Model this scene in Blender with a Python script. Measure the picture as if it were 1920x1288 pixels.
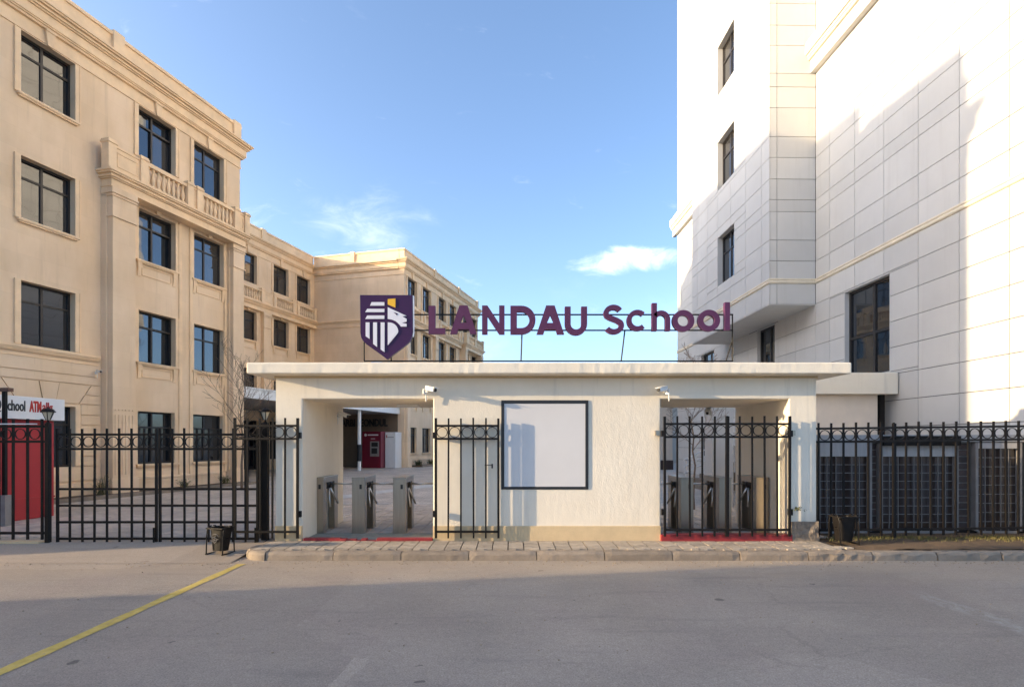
import bpy, bmesh, math, random
from mathutils import Vector, Matrix, noise as mnoise

# ------------------------------------------------------------------ clear
for o in list(bpy.data.objects):
    bpy.data.objects.remove(o, do_unlink=True)
scene = bpy.context.scene
COL = scene.collection
R = math.radians
random.seed(7)

# ------------------------------------------------------------------ camera
cam_d = bpy.data.cameras.new('camera')
cam_d.sensor_width = 36.0
cam_d.lens = 20.0
cam_d.shift_y = 0.0969
cam_d.clip_start = 0.1
cam_d.clip_end = 3000
cam = bpy.data.objects.new('camera', cam_d)
cam.location = (0, 0, 1.6)
cam.rotation_euler = (R(90), 0, 0)
COL.objects.link(cam)
scene.camera = cam

# ------------------------------------------------------------------ light
SUN_EL, SUN_AZ = 11.0, 79.0          # light travels toward +X, slightly +Y
sd = bpy.data.lights.new('sun', 'SUN')
sd.energy = 2.0
sd.angle = R(0.5)
sd.color = (1.0, 0.77, 0.48)
sun = bpy.data.objects.new('sun', sd)
ldir = Vector((math.sin(R(SUN_AZ)) * math.cos(R(SUN_EL)), math.cos(R(SUN_AZ)) * math.cos(R(SUN_EL)), -math.sin(R(SUN_EL))))
sun.rotation_euler = ldir.to_track_quat('-Z', 'Y').to_euler()
sun.location = (-30, -5, 30)
COL.objects.link(sun)

world = bpy.data.worlds.new('World')
scene.world = world
world.use_nodes = True
wn, wl = world.node_tree.nodes, world.node_tree.links
wn.clear()
w_out = wn.new('ShaderNodeOutputWorld')
w_bg = wn.new('ShaderNodeBackground')
w_sky = wn.new('ShaderNodeTexSky')
w_sky.sky_type = 'NISHITA'
w_sky.sun_disc = False
w_sky.sun_elevation = R(SUN_EL)
w_sky.sun_rotation = math.atan2(-ldir.x, -ldir.y)
w_sky.air_density = 0.62
w_sky.dust_density = 2.3
w_sky.ozone_density = 2.4
w_bg.inputs[1].default_value = 0.15
def wmath(op, a, b=None, c=None, clamp=False):
    n = wn.new('ShaderNodeMath'); n.operation = op; n.use_clamp = clamp
    for i, v in enumerate((a, b, c)):
        if v is None: continue
        if isinstance(v, (int, float)): n.inputs[i].default_value = v
        else: wl.new(v, n.inputs[i])
    return n.outputs[0]
w_geo = wn.new('ShaderNodeTexCoord')
w_sep = wn.new('ShaderNodeSeparateXYZ')
wl.new(w_geo.outputs['Generated'], w_sep.inputs[0])
ny = wmath('MAXIMUM', w_sep.outputs[1], 0.02)
pu = wmath('DIVIDE', w_sep.outputs[0], ny)
pv = wmath('DIVIDE', w_sep.outputs[2], ny)
w_comb = wn.new('ShaderNodeCombineXYZ')
wl.new(wmath('MULTIPLY_ADD', pv, 0.35, pu), w_comb.inputs[0]); wl.new(wmath('MULTIPLY', pv, 2.1), w_comb.inputs[1])
def wnoise(scale, detail, rough, dist, off):
    mp = wn.new('ShaderNodeMapping'); mp.inputs['Location'].default_value = off
    wl.new(w_comb.outputs[0], mp.inputs[0])
    n = wn.new('ShaderNodeTexNoise'); n.inputs['Scale'].default_value = scale
    n.inputs['Detail'].default_value = detail; n.inputs['Roughness'].default_value = rough
    n.inputs['Distortion'].default_value = dist
    wl.new(mp.outputs[0], n.inputs['Vector'])
    return n.outputs[0]
def cloud(cu, cv, ru, rv, slope, off, thr, gain, scale):
    du = wmath('DIVIDE', wmath('SUBTRACT', pu, cu), ru)
    dv0 = wmath('SUBTRACT', wmath('SUBTRACT', pv, cv), wmath('MULTIPLY', wmath('SUBTRACT', pu, cu), slope))
    dv = wmath('DIVIDE', dv0, rv)
    r2 = wmath('ADD', wmath('MULTIPLY', du, du), wmath('MULTIPLY', dv, dv))
    m = wmath('SUBTRACT', 1.0, r2, clamp=True)
    n = wnoise(scale, 7, 0.62, 0.5, off)
    s = wmath('MULTIPLY', wmath('SUBTRACT', wmath('ADD', wmath('MULTIPLY', m, 0.42), n), thr), gain, clamp=True)
    return wmath('MULTIPLY', wmath('MULTIPLY', s, s), wmath('GREATER_THAN', w_sep.outputs[1], 0.05))
c1 = cloud(-0.25, 0.385, 0.15, 0.075, 0.0, (3.1, 1.2, 0), 0.62, 2.1, 9)
c2 = cloud(0.20, 0.318, 0.135, 0.034, 0.1, (7.7, 4.1, 2), 0.60, 2.6, 9)
c3 = cloud(-0.05, 0.20, 1.4, 0.16, 0.0, (1.4, 9.1, 5), 0.80, 1.4, 4)
ctot = wmath('MAXIMUM', wmath('MAXIMUM', wmath('MULTIPLY', c1, 0.30), wmath('MULTIPLY', c2, 0.75)), wmath('MULTIPLY', c3, 0.5))
w_mix = wn.new('ShaderNodeMix'); w_mix.data_type = 'RGBA'
wl.new(ctot, w_mix.inputs['Factor'])
w_tint = wn.new('ShaderNodeMix'); w_tint.data_type = 'RGBA'; w_tint.blend_type = 'MULTIPLY'; w_tint.inputs['Factor'].default_value = 1
wl.new(w_sky.outputs[0], w_tint.inputs['A']); w_tint.inputs['B'].default_value = (1.05, 0.985, 0.90, 1)
wl.new(w_tint.outputs['Result'], w_mix.inputs['A'])
w_mix.inputs['B'].default_value = (4.2, 4.15, 4.3, 1)
wl.new(w_mix.outputs['Result'], w_bg.inputs[0])
wl.new(w_bg.outputs[0], w_out.inputs[0])

# ------------------------------------------------------------------ exposure
scene.view_settings.view_transform = 'Standard'
scene.view_settings.look = 'None'
scene.view_settings.exposure = 2.08
scene.view_settings.gamma = 1.0
scene.view_settings.use_curve_mapping = False

# ------------------------------------------------------------------ materials
MATS = {}
def mat(name, col, rough=0.7, var=0.12, vscale=3.0, bump=0.0, bscale=40.0, metal=0.0, spec=0.5,
        col2=None, objvar=0.0, blotch=0.0, bdetail=6, stretch=None):
    m = bpy.data.materials.new(name); m.use_nodes = True
    n, l = m.node_tree.nodes, m.node_tree.links
    b = n['Principled BSDF']
    b.inputs['Roughness'].default_value = rough
    b.inputs['Metallic'].default_value = metal
    b.inputs['Specular IOR Level'].default_value = spec
    geo = n.new('ShaderNodeNewGeometry')
    pos = geo.outputs['Position']
    if stretch:
        mp = n.new('ShaderNodeMapping'); mp.inputs['Scale'].default_value = stretch
        l.new(pos, mp.inputs[0]); pos2 = mp.outputs[0]
    else: pos2 = pos
    tx = n.new('ShaderNodeTexNoise'); tx.inputs['Scale'].default_value = vscale
    tx.inputs['Detail'].default_value = 8; tx.inputs['Roughness'].default_value = 0.65
    l.new(pos2, tx.inputs['Vector'])
    ramp = n.new('ShaderNodeValToRGB')
    ramp.color_ramp.elements[0].position = 0.3; ramp.color_ramp.elements[1].position = 0.72
    c = Vector(col)
    a = c * (1 - var); bb = Vector(col2) if col2 else c * (1 + var * 0.6)
    ramp.color_ramp.elements[0].color = (*a, 1); ramp.color_ramp.elements[1].color = (*[min(1, v) for v in bb], 1)
    l.new(tx.outputs[0], ramp.inputs[0])
    out = ramp.outputs[0]
    if blotch > 0:
        t2 = n.new('ShaderNodeTexNoise'); t2.inputs['Scale'].default_value = 0.55
        t2.inputs['Detail'].default_value = 5
        l.new(pos, t2.inputs['Vector'])
        mr = n.new('ShaderNodeMapRange'); mr.inputs['From Min'].default_value = 0.35; mr.inputs['From Max'].default_value = 0.65
        mr.inputs['To Min'].default_value = 1 - blotch; mr.inputs['To Max'].default_value = 1.0
        l.new(t2.outputs[0], mr.inputs[0])
        mx = n.new('ShaderNodeMix'); mx.data_type = 'RGBA'; mx.blend_type = 'MULTIPLY'; mx.inputs['Factor'].default_value = 1
        l.new(out, mx.inputs['A']); l.new(mr.outputs[0], mx.inputs['B']); out = mx.outputs['Result']
    if objvar > 0:
        oi = n.new('ShaderNodeObjectInfo')
        mr = n.new('ShaderNodeMapRange'); mr.inputs['To Min'].default_value = 1 - objvar; mr.inputs['To Max'].default_value = 1 + objvar * 0.5
        l.new(oi.outputs['Random'], mr.inputs[0])
        mx = n.new('ShaderNodeMix'); mx.data_type = 'RGBA'; mx.blend_type = 'MULTIPLY'; mx.inputs['Factor'].default_value = 1
        l.new(out, mx.inputs['A']); l.new(mr.outputs[0], mx.inputs['B']); out = mx.outputs['Result']
    l.new(out, b.inputs['Base Color'])
    if bump > 0:
        t3 = n.new('ShaderNodeTexNoise'); t3.inputs['Scale'].default_value = bscale; t3.inputs['Detail'].default_value = bdetail
        l.new(pos, t3.inputs['Vector'])
        bp = n.new('ShaderNodeBump'); bp.inputs['Strength'].default_value = min(1, bump); bp.inputs['Distance'].default_value = 0.02
        l.new(t3.outputs[0], bp.inputs['Height']); l.new(bp.outputs[0], b.inputs['Normal'])
    MATS[name] = m
    return m

def glass_mat(name, col=(0.012, 0.014, 0.018), refl=0.3, wav=0.004):
    m = bpy.data.materials.new(name); m.use_nodes = True
    n, l = m.node_tree.nodes, m.node_tree.links
    b = n['Principled BSDF']
    b.inputs['Base Color'].default_value = (*col, 1); b.inputs['Roughness'].default_value = 0.02
    b.inputs['Specular IOR Level'].default_value = 0.5
    g = n.new('ShaderNodeBsdfGlossy'); g.inputs['Roughness'].default_value = 0.015
    g.inputs['Color'].default_value = (0.82, 0.88, 0.95, 1)
    mx = n.new('ShaderNodeMixShader')
    lw = n.new('ShaderNodeLayerWeight'); lw.inputs['Blend'].default_value = 0.35
    ma = n.new('ShaderNodeMath'); ma.operation = 'MULTIPLY_ADD'; ma.inputs[1].default_value = 0.35; ma.inputs[2].default_value = refl
    l.new(lw.outputs['Fresnel'], ma.inputs[0])
    l.new(ma.outputs[0], mx.inputs[0]); l.new(b.outputs[0], mx.inputs[1]); l.new(g.outputs[0], mx.inputs[2])
    oi = n.new('ShaderNodeObjectInfo')
    rp = n.new('ShaderNodeValToRGB'); rp.color_ramp.interpolation = 'LINEAR'
    rp.color_ramp.elements[0].position = 0.55; rp.color_ramp.elements[1].position = 1.0
    rp.color_ramp.elements[0].color = (*col, 1); rp.color_ramp.elements[1].color = (col[0] + .035, col[1] + .03, col[2] + .024, 1)
    l.new(oi.outputs['Random'], rp.inputs[0]); l.new(rp.outputs[0], b.inputs['Base Color'])
    geo = n.new('ShaderNodeNewGeometry')
    t = n.new('ShaderNodeTexNoise'); t.inputs['Scale'].default_value = 1.3; t.inputs['Detail'].default_value = 1
    l.new(geo.outputs['Position'], t.inputs['Vector'])
    bp = n.new('ShaderNodeBump'); bp.inputs['Strength'].default_value = 0.35; bp.inputs['Distance'].default_value = wav * 4
    l.new(t.outputs[0], bp.inputs['Height']); l.new(bp.outputs[0], g.inputs['Normal'])
    l.new(mx.outputs[0], n['Material Output'].inputs[0])
    MATS[name] = m
    return m

def weather(m, streak=0.25, col=(0.4, 0.33, 0.25), blocks=None, lo=0.56, hi=0.8, sc=1.3):
    n, l = m.node_tree.nodes, m.node_tree.links
    b = n['Principled BSDF']; geo = n.new('ShaderNodeNewGeometry')
    out = b.inputs['Base Color'].links[0].from_socket
    if blocks:
        tc = n.new('ShaderNodeTexCoord'); sp = n.new('ShaderNodeSeparateXYZ'); l.new(tc.outputs['Object'], sp.inputs[0])
        ad = n.new('ShaderNodeMath'); ad.operation = 'ADD'; l.new(sp.outputs[0], ad.inputs[0]); l.new(sp.outputs[1], ad.inputs[1])
        cb = n.new('ShaderNodeCombineXYZ'); l.new(ad.outputs[0], cb.inputs[0]); l.new(sp.outputs[2], cb.inputs[1])
        br = n.new('ShaderNodeTexBrick'); br.inputs['Scale'].default_value = 1; br.inputs['Brick Width'].default_value = blocks[0]; br.inputs['Row Height'].default_value = blocks[1]
        br.inputs['Mortar Size'].default_value = 0.0035; br.inputs['Mortar Smooth'].default_value = 0.3
        br.inputs['Color1'].default_value = (1, 1, 1, 1); br.inputs['Color2'].default_value = (.93, .925, .91, 1); br.inputs['Mortar'].default_value = (.86, .84, .80, 1)
        l.new(cb.outputs[0], br.inputs['Vector'])
        mx = n.new('ShaderNodeMix'); mx.data_type = 'RGBA'; mx.blend_type = 'MULTIPLY'; mx.inputs['Factor'].default_value = 0.8
        l.new(out, mx.inputs['A']); l.new(br.outputs[0], mx.inputs['B']); out = mx.outputs['Result']
    mp2 = n.new('ShaderNodeMapping'); mp2.inputs['Scale'].default_value = (3.2, 3.2, 0.22); l.new(geo.outputs['Position'], mp2.inputs[0])
    s = n.new('ShaderNodeTexNoise'); s.inputs['Scale'].default_value = sc; s.inputs['Detail'].default_value = 7; s.inputs['Roughness'].default_value = 0.65; l.new(mp2.outputs[0], s.inputs['Vector'])
    mr = n.new('ShaderNodeMapRange'); mr.inputs['From Min'].default_value = lo; mr.inputs['From Max'].default_value = hi
    mr.inputs['To Min'].default_value = 0; mr.inputs['To Max'].default_value = streak; l.new(s.outputs[0], mr.inputs[0])
    mx = n.new('ShaderNodeMix'); mx.data_type = 'RGBA'; l.new(mr.outputs[0], mx.inputs['Factor']); l.new(out, mx.inputs['A'])
    mx.inputs['B'].default_value = (*col, 1); l.new(mx.outputs['Result'], b.inputs['Base Color'])
    return m
M_LIME = mat('limestone', (0.91, 0.665, 0.415), 0.85, 0.10, 1.1, 0.12, 60, blotch=0.10, stretch=(1, 1, 0.45), col2=(0.92, 0.71, 0.50))
weather(M_LIME, 0.45, (0.50, 0.36, 0.22), (1.25, 0.55))
M_LIMETRIM = mat('limestone_trim', (0.92, 0.68, 0.43), 0.85, 0.12, 2.2, 0.12, 60, blotch=0.10)
M_FRAME = mat('bronze_frame', (0.025, 0.021, 0.019), 0.45, 0.2, 4)
M_GLASS = glass_mat('window_glass', refl=0.05)
M_GLASS2 = glass_mat('dark_glass', refl=0.03)
M_GLASS3 = glass_mat('brown_glass', (0.045, 0.032, 0.028), refl=0.0)
M_BAR = mat('grille_paint', (0.24, 0.225, 0.21), 0.7, 0.2, 8)
M_PANEL = mat('cladding_panel', (0.61, 0.59, 0.55), 0.55, 0.05, 0.9, 0.04, 30, objvar=0.07, blotch=0.06)
weather(M_PANEL, 0.5, (0.44, 0.41, 0.36), None, 0.55, 0.85, 1.0)
M_JOINT = mat('cladding_joint', (0.06, 0.055, 0.05), 0.9, 0.15, 6)
M_CREAMTRIM = mat('cream_moulding', (0.76, 0.67, 0.52), 0.7, 0.12, 3, 0.1, 40)
def stucco():
    m = mat('stucco', (0.905, 0.80, 0.63), 0.9, 0.06, 1.4, 0, blotch=0.05, col2=(0.92, 0.83, 0.675))
    n, l = m.node_tree.nodes, m.node_tree.links
    b = n['Principled BSDF']; geo = n.new('ShaderNodeNewGeometry')
    mp = n.new('ShaderNodeMapping'); mp.inputs['Scale'].default_value = (1, 1, 0.5); l.new(geo.outputs['Position'], mp.inputs[0])
    a = n.new('ShaderNodeTexNoise'); a.inputs['Scale'].default_value = 60; a.inputs['Detail'].default_value = 4; a.inputs['Distortion'].default_value = 0.9
    c = n.new('ShaderNodeTexNoise'); c.inputs['Scale'].default_value = 14; c.inputs['Detail'].default_value = 3
    l.new(mp.outputs[0], a.inputs['Vector']); l.new(mp.outputs[0], c.inputs['Vector'])
    ad = n.new('ShaderNodeMath'); ad.operation = 'ADD'; l.new(a.outputs[0], ad.inputs[0]); l.new(c.outputs[0], ad.inputs[1])
    bp = n.new('ShaderNodeBump'); bp.inputs['Strength'].default_value = 0.32; bp.inputs['Distance'].default_value = 0.011
    l.new(ad.outputs[0], bp.inputs['Height']); l.new(bp.outputs[0], b.inputs['Normal'])
    # stains: sparse vertical rain streaks with a shape of their own
    mp2 = n.new('ShaderNodeMapping'); mp2.inputs['Scale'].default_value = (5.0, 5.0, 0.35); l.new(geo.outputs['Position'], mp2.inputs[0])
    s = n.new('ShaderNodeTexNoise'); s.inputs['Scale'].default_value = 1.6; s.inputs['Detail'].default_value = 6; l.new(mp2.outputs[0], s.inputs['Vector'])
    mr = n.new('ShaderNodeMapRange'); mr.inputs['From Min'].default_value = 0.58; mr.inputs['From Max'].default_value = 0.78
    mr.inputs['To Min'].default_value = 0; mr.inputs['To Max'].default_value = 0.35; l.new(s.outputs[0], mr.inputs[0])
    old = b.inputs['Base Color'].links[0].from_socket
    mx = n.new('ShaderNodeMix'); mx.data_type = 'RGBA'; l.new(mr.outputs[0], mx.inputs['Factor']); l.new(old, mx.inputs['A'])
    mx.inputs['B'].default_value = (0.50, 0.45, 0.37, 1)
    ch = n.new('ShaderNodeTexNoise'); ch.inputs['Scale'].default_value = 3.4; ch.inputs['Detail'].default_value = 9; ch.inputs['Roughness'].default_value = 0.75; l.new(geo.outputs['Position'], ch.inputs['Vector'])
    cr = n.new('ShaderNodeMapRange'); cr.inputs['From Min'].default_value = 0.705; cr.inputs['From Max'].default_value = 0.73; l.new(ch.outputs[0], cr.inputs[0])
    mx2 = n.new('ShaderNodeMix'); mx2.data_type = 'RGBA'; l.new(cr.outputs[0], mx2.inputs['Factor']); l.new(mx.outputs['Result'], mx2.inputs['A'])
    mx2.inputs['B'].default_value = (0.40, 0.34, 0.27, 1); l.new(mx2.outputs['Result'], b.inputs['Base Color'])
    return m
M_STUCCO = stucco()
M_PLINTH = mat('plinth_paint', (0.70, 0.53, 0.31), 0.85, 0.12, 4, 0.3, 40, blotch=0.08)
M_RUBBLE = mat('rubble_stone', (0.30, 0.24, 0.18), 0.9, 0.45, 12, 0.9, 18)
M_RED = mat('red_paint', (0.31, 0.026, 0.028), 0.55, 0.18, 9, 0.2, 50)
M_IRON = mat('black_iron', (0.010, 0.008, 0.007), 0.5, 0.35, 14, 0.25, 90, spec=0.22)
M_STEEL = mat('brushed_steel', (0.40, 0.355, 0.30), 0.28, 0.12, 2.0, 0.03, 200, metal=1.0, stretch=(14, 14, 1))
M_CHROME = mat('chrome_bar', (0.80, 0.77, 0.72), 0.38, 0.05, 5, metal=1.0)
M_BLACK = mat('black_plastic', (0.018, 0.018, 0.02), 0.4, 0.2, 8)
M_WHITE = mat('white_enamel', (0.78, 0.78, 0.76), 0.4, 0.05, 4)
M_POSTER = mat('notice_sheet', (0.70, 0.68, 0.66), 0.5, 0.04, 1.5)
M_PURPLE = mat('purple_acrylic', (0.042, 0.011, 0.060), 0.35, 0.1, 4, spec=0.3)
M_PURPLE2 = mat('purple_letter', (0.105, 0.036, 0.092), 0.6, 0.14, 6, spec=0.2)
M_YELLOW = mat('yellow_acrylic', (0.85, 0.48, 0.02), 0.35, 0.08, 8)
M_LOGOW = mat('white_acrylic', (0.74, 0.74, 0.79), 0.35, 0.04, 4)
M_KERB = mat('kerb_concrete', (0.33, 0.265, 0.20), 0.9, 0.22, 7, 0.6, 60, objvar=0.18, blotch=0.15)
M_PAVER = mat('paver', (0.46, 0.385, 0.30), 0.9, 0.2, 11, 0.5, 90, objvar=0.2)
M_BED = mat('joint_sand', (0.15, 0.115, 0.085), 0.95, 0.3, 20, 0.5, 80)
M_BURG = mat('burgundy_enamel', (0.16, 0.008, 0.028), 0.35, 0.08, 4)
M_KRED = mat('kiosk_red', (0.42, 0.028, 0.03), 0.45, 0.1, 2)
M_SIGNW = mat('sign_white', (0.78, 0.78, 0.77), 0.4, 0.03, 2)
M_SIGNBLK = mat('sign_black', (0.03, 0.03, 0.03), 0.5, 0.1, 2)
M_SIGNRED = mat('sign_red', (0.50, 0.03, 0.02), 0.5, 0.1, 2)
M_BARK = mat('bark', (0.23, 0.165, 0.115), 0.9, 0.35, 30, 0.5, 80)
M_LEAFDRY = mat('weed_leaf', (0.10, 0.105, 0.035), 0.8, 0.4, 9)
M_GRASS = mat('grass_blade', (0.105, 0.135, 0.03), 0.8, 0.45, 6, col2=(0.28, 0.22, 0.07))
M_SOIL = mat('soil', (0.145, 0.095, 0.055), 0.95, 0.4, 7, 0.8, 40, blotch=0.25)
M_BRICKD = mat('dark_tile', (0.075, 0.048, 0.04), 0.6, 0.3, 8, 0.2, 40, objvar=0.3)
M_GREYPOST = mat('grey_post', (0.27, 0.25, 0.235), 0.7, 0.2, 5, 0.1, 40)
M_MORTAR = mat('pale_mortar', (0.26, 0.245, 0.23), 0.9, 0.15, 8)
M_BLIND = mat('pale_blind', (0.46, 0.445, 0.43), 0.7, 0.15, 5, stretch=(6, 6, 0.5))
M_PEACH = mat('peach_render', (0.84, 0.71, 0.57), 0.9, 0.08, 2, 0.1, 50)
M_TARP = mat('grey_tarp', (0.42, 0.45, 0.52), 0.4, 0.25, 9)
M_BULB = mat('lamp_glass', (0.55, 0.50, 0.38), 0.15, 0.1, 20)
M_NEIGH = mat('neighbour_render', (0.70, 0.64, 0.56), 0.9, 0.1, 1)
M_LINE = mat('yellow_road_paint', (0.56, 0.41, 0.075), 0.85, 0.28, 9, 0.3, 70, col2=(0.62, 0.48, 0.14))
def fade(m, col, lo, hi, sc):
    n, l = m.node_tree.nodes, m.node_tree.links; b = n['Principled BSDF']; geo = n.new('ShaderNodeNewGeometry')
    t = n.new('ShaderNodeTexNoise'); t.inputs['Scale'].default_value = sc; t.inputs['Detail'].default_value = 8; t.inputs['Roughness'].default_value = .75; l.new(geo.outputs['Position'], t.inputs['Vector'])
    mr = n.new('ShaderNodeMapRange'); mr.inputs['From Min'].default_value = lo; mr.inputs['From Max'].default_value = hi; l.new(t.outputs[0], mr.inputs[0])
    mx = n.new('ShaderNodeMix'); mx.data_type = 'RGBA'; l.new(mr.outputs[0], mx.inputs['Factor']); l.new(b.inputs['Base Color'].links[0].from_socket, mx.inputs['A'])
    mx.inputs['B'].default_value = (*col, 1); l.new(mx.outputs['Result'], b.inputs['Base Color'])
fade(M_LINE, (0.30, 0.255, 0.20), 0.56, 0.66, 11)
M_LINEW = mat('white_road_paint', (0.60, 0.59, 0.56), 0.85, 0.25, 5)
M_DARKROOM = mat('dark_interior', (0.11, 0.085, 0.06), 0.9, 0.1, 3)

# ------------------------------------------------------------------ mesh helpers
class MB:
    def __init__(s): s.v = []; s.f = []
    def box(s, x0, x1, y0, y1, z0, z1):
        b = len(s.v)
        s.v += [(x0, y0, z0), (x1, y0, z0), (x1, y1, z0), (x0, y1, z0), (x0, y0, z1), (x1, y0, z1), (x1, y1, z1), (x0, y1, z1)]
        for f in ((0, 3, 2, 1), (4, 5, 6, 7), (0, 1, 5, 4), (1, 2, 6, 5), (2, 3, 7, 6), (3, 0, 4, 7)):
            s.f.append(tuple(b + i for i in f))
        return s
    def quad(s, *p):
        b = len(s.v); s.v += [tuple(q) for q in p]; s.f.append(tuple(range(b, b + len(p)))); return s
    def prism(s, poly, fn0, fn1):
        """poly of 2D points; fn0/fn1 map a 2D point to the two end planes"""
        b = len(s.v); n = len(poly)
        s.v += [tuple(fn0(*p)) for p in poly] + [tuple(fn1(*p)) for p in poly]
        s.f.append(tuple(b + i for i in range(n))[::-1]); s.f.append(tuple(b + n + i for i in range(n)))
        for i in range(n):
            j = (i + 1) % n
            s.f.append((b + i, b + j, b + n + j, b + n + i))
        return s
    def tube(s, pts, rads, seg=8, cap=True):
        pts = [Vector(p) for p in pts]
        if isinstance(rads, (int, float)): rads = [rads] * len(pts)
        rings = []
        for i, p in enumerate(pts):
            d = (pts[min(i + 1, len(pts) - 1)] - pts[max(i - 1, 0)])
            d = d.normalized() if d.length > 1e-9 else Vector((0, 0, 1))
            a = d.cross(Vector((0, 0, 1)) if abs(d.z) < 0.95 else Vector((1, 0, 0))).normalized()
            c = d.cross(a).normalized()
            b = len(s.v); rings.append(b)
            for k in range(seg):
                t = 2 * math.pi * k / seg
                s.v.append(tuple(p + (a * math.cos(t) + c * math.sin(t)) * rads[i]))
        for i in range(len(rings) - 1):
            for k in range(seg):
                j = (k + 1) % seg
                s.f.append((rings[i] + k, rings[i] + j, rings[i + 1] + j, rings[i + 1] + k))
        if cap:
            s.f.append(tuple(rings[0] + k for k in range(seg))[::-1]); s.f.append(tuple(rings[-1] + k for k in range(seg)))
        return s
    def lathe(s, prof, seg=10, c=(0, 0, 0)):
        b = len(s.v); n = len(prof)
        for r, z in prof:
            for k in range(seg):
                t = 2 * math.pi * k / seg
                s.v.append((c[0] + r * math.cos(t), c[1] + r * math.sin(t), c[2] + z))
        for i in range(n - 1):
            for k in range(seg):
                j = (k + 1) % seg
                s.f.append((b + i * seg + k, b + i * seg + j, b + (i + 1) * seg + j, b + (i + 1) * seg + k))
        s.f.append(tuple(b + k for k in range(seg))[::-1]); s.f.append(tuple(b + (n - 1) * seg + k for k in range(seg)))
        return s
    def mesh(s, name, m, smooth=False):
        me = bpy.data.meshes.new(name); me.from_pydata(s.v, [], s.f); me.update()
        bm = bmesh.new(); bm.from_mesh(me); bmesh.ops.recalc_face_normals(bm, faces=bm.faces); bm.to_mesh(me); bm.free()
        if m: me.materials.append(m)
        if smooth:
            for p in me.polygons: p.use_smooth = True
        return me
    def build(s, name, m, parent=None, smooth=False, **kw):
        return ob(name, s.mesh(name, m, smooth), parent, **kw)

def ob(name, me, parent=None, loc=None, rot=None, scale=None, kind=None):
    o = bpy.data.objects.new(name, me); COL.objects.link(o)
    if parent: o.parent = parent
    if loc is not None: o.location = loc
    if rot is not None: o.rotation_euler = rot
    if scale is not None: o.scale = scale
    if kind: o['kind'] = kind
    return o
def tag(o, label=None, cat=None, group=None, kind=None):
    if label: o['label'] = label
    if cat: o['category'] = cat
    if group: o['group'] = group
    if kind: o['kind'] = kind
    return o
def thing(name, label, cat, loc=(0, 0, 0), rz=0, group=None):
    e = ob(name, None, None, loc, (0, 0, rz)); e.empty_display_size = 0.2
    return tag(e, label, cat, group)
def bevel(o, w=0.01, seg=2):
    md = o.modifiers.new('bevel', 'BEVEL'); md.width = w; md.segments = seg; md.limit_method = 'ANGLE'; md.angle_limit = R(40)
    return o
UNIT = {}
def unit_box(m):
    if m.name not in UNIT:
        UNIT[m.name] = MB().box(-.5, .5, -.5, .5, -.5, .5).mesh('unit_' + m.name, m)
    return UNIT[m.name]
def bx(name, m, parent, x0, x1, y0, y1, z0, z1, **kw):
    return ob(name, unit_box(m), parent, ((x0 + x1) / 2, (y0 + y1) / 2, (z0 + z1) / 2), None, (x1 - x0, y1 - y0, z1 - z0), **kw)
def text_mesh(txt, size, m, depth=0.01, bold=0.0, name='lettering'):
    cu = bpy.data.curves.new('t', 'FONT'); cu.body = txt; cu.size = size; cu.extrude = depth; cu.offset = bold
    cu.resolution_u = 3
    o = bpy.data.objects.new('t', cu); COL.objects.link(o)
    bpy.context.view_layer.update()
    me = bpy.data.meshes.new_from_object(o.evaluated_get(bpy.context.evaluated_depsgraph_get()))
    bpy.data.objects.remove(o); bpy.data.curves.remove(cu)
    me.name = name; me.materials.clear(); me.materials.append(m)
    return me

def facade_faces(mb, a0, a1, z0, z1, openings, depth, MAP, back=False):
    """wall sheet in (a,z) with rectangular openings and reveals; MAP(a,d,z) -> xyz, d = depth inward"""
    As = sorted({a0, a1, *[v for o in openings for v in o[:2]]}); Zs = sorted({z0, z1, *[v for o in openings for v in o[2:4]]})
    As = [a for a in As if a0 <= a <= a1]; Zs = [z for z in Zs if z0 <= z <= z1]
    for i in range(len(As) - 1):
        for j in range(len(Zs) - 1):
            ca, cz = (As[i] + As[i + 1]) / 2, (Zs[j] + Zs[j + 1]) / 2
            if any(o[0] < ca < o[1] and o[2] < cz < o[3] for o in openings): continue
            for d in ([0, depth] if back else [0]):
                mb.quad(MAP(As[i], d, Zs[j]), MAP(As[i + 1], d, Zs[j]), MAP(As[i + 1], d, Zs[j + 1]), MAP(As[i], d, Zs[j + 1]))
    for o in openings:
        p = [(o[0], o[2]), (o[1], o[2]), (o[1], o[3]), (o[0], o[3])]
        for k in range(4):
            if k == 0 and o[2] <= z0 + 1e-6: continue
            (aa, za), (ab, zb) = p[k], p[(k + 1) % 4]
            mb.quad(MAP(aa, 0, za), MAP(ab, 0, zb), MAP(ab, depth, zb), MAP(aa, depth, za))

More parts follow.
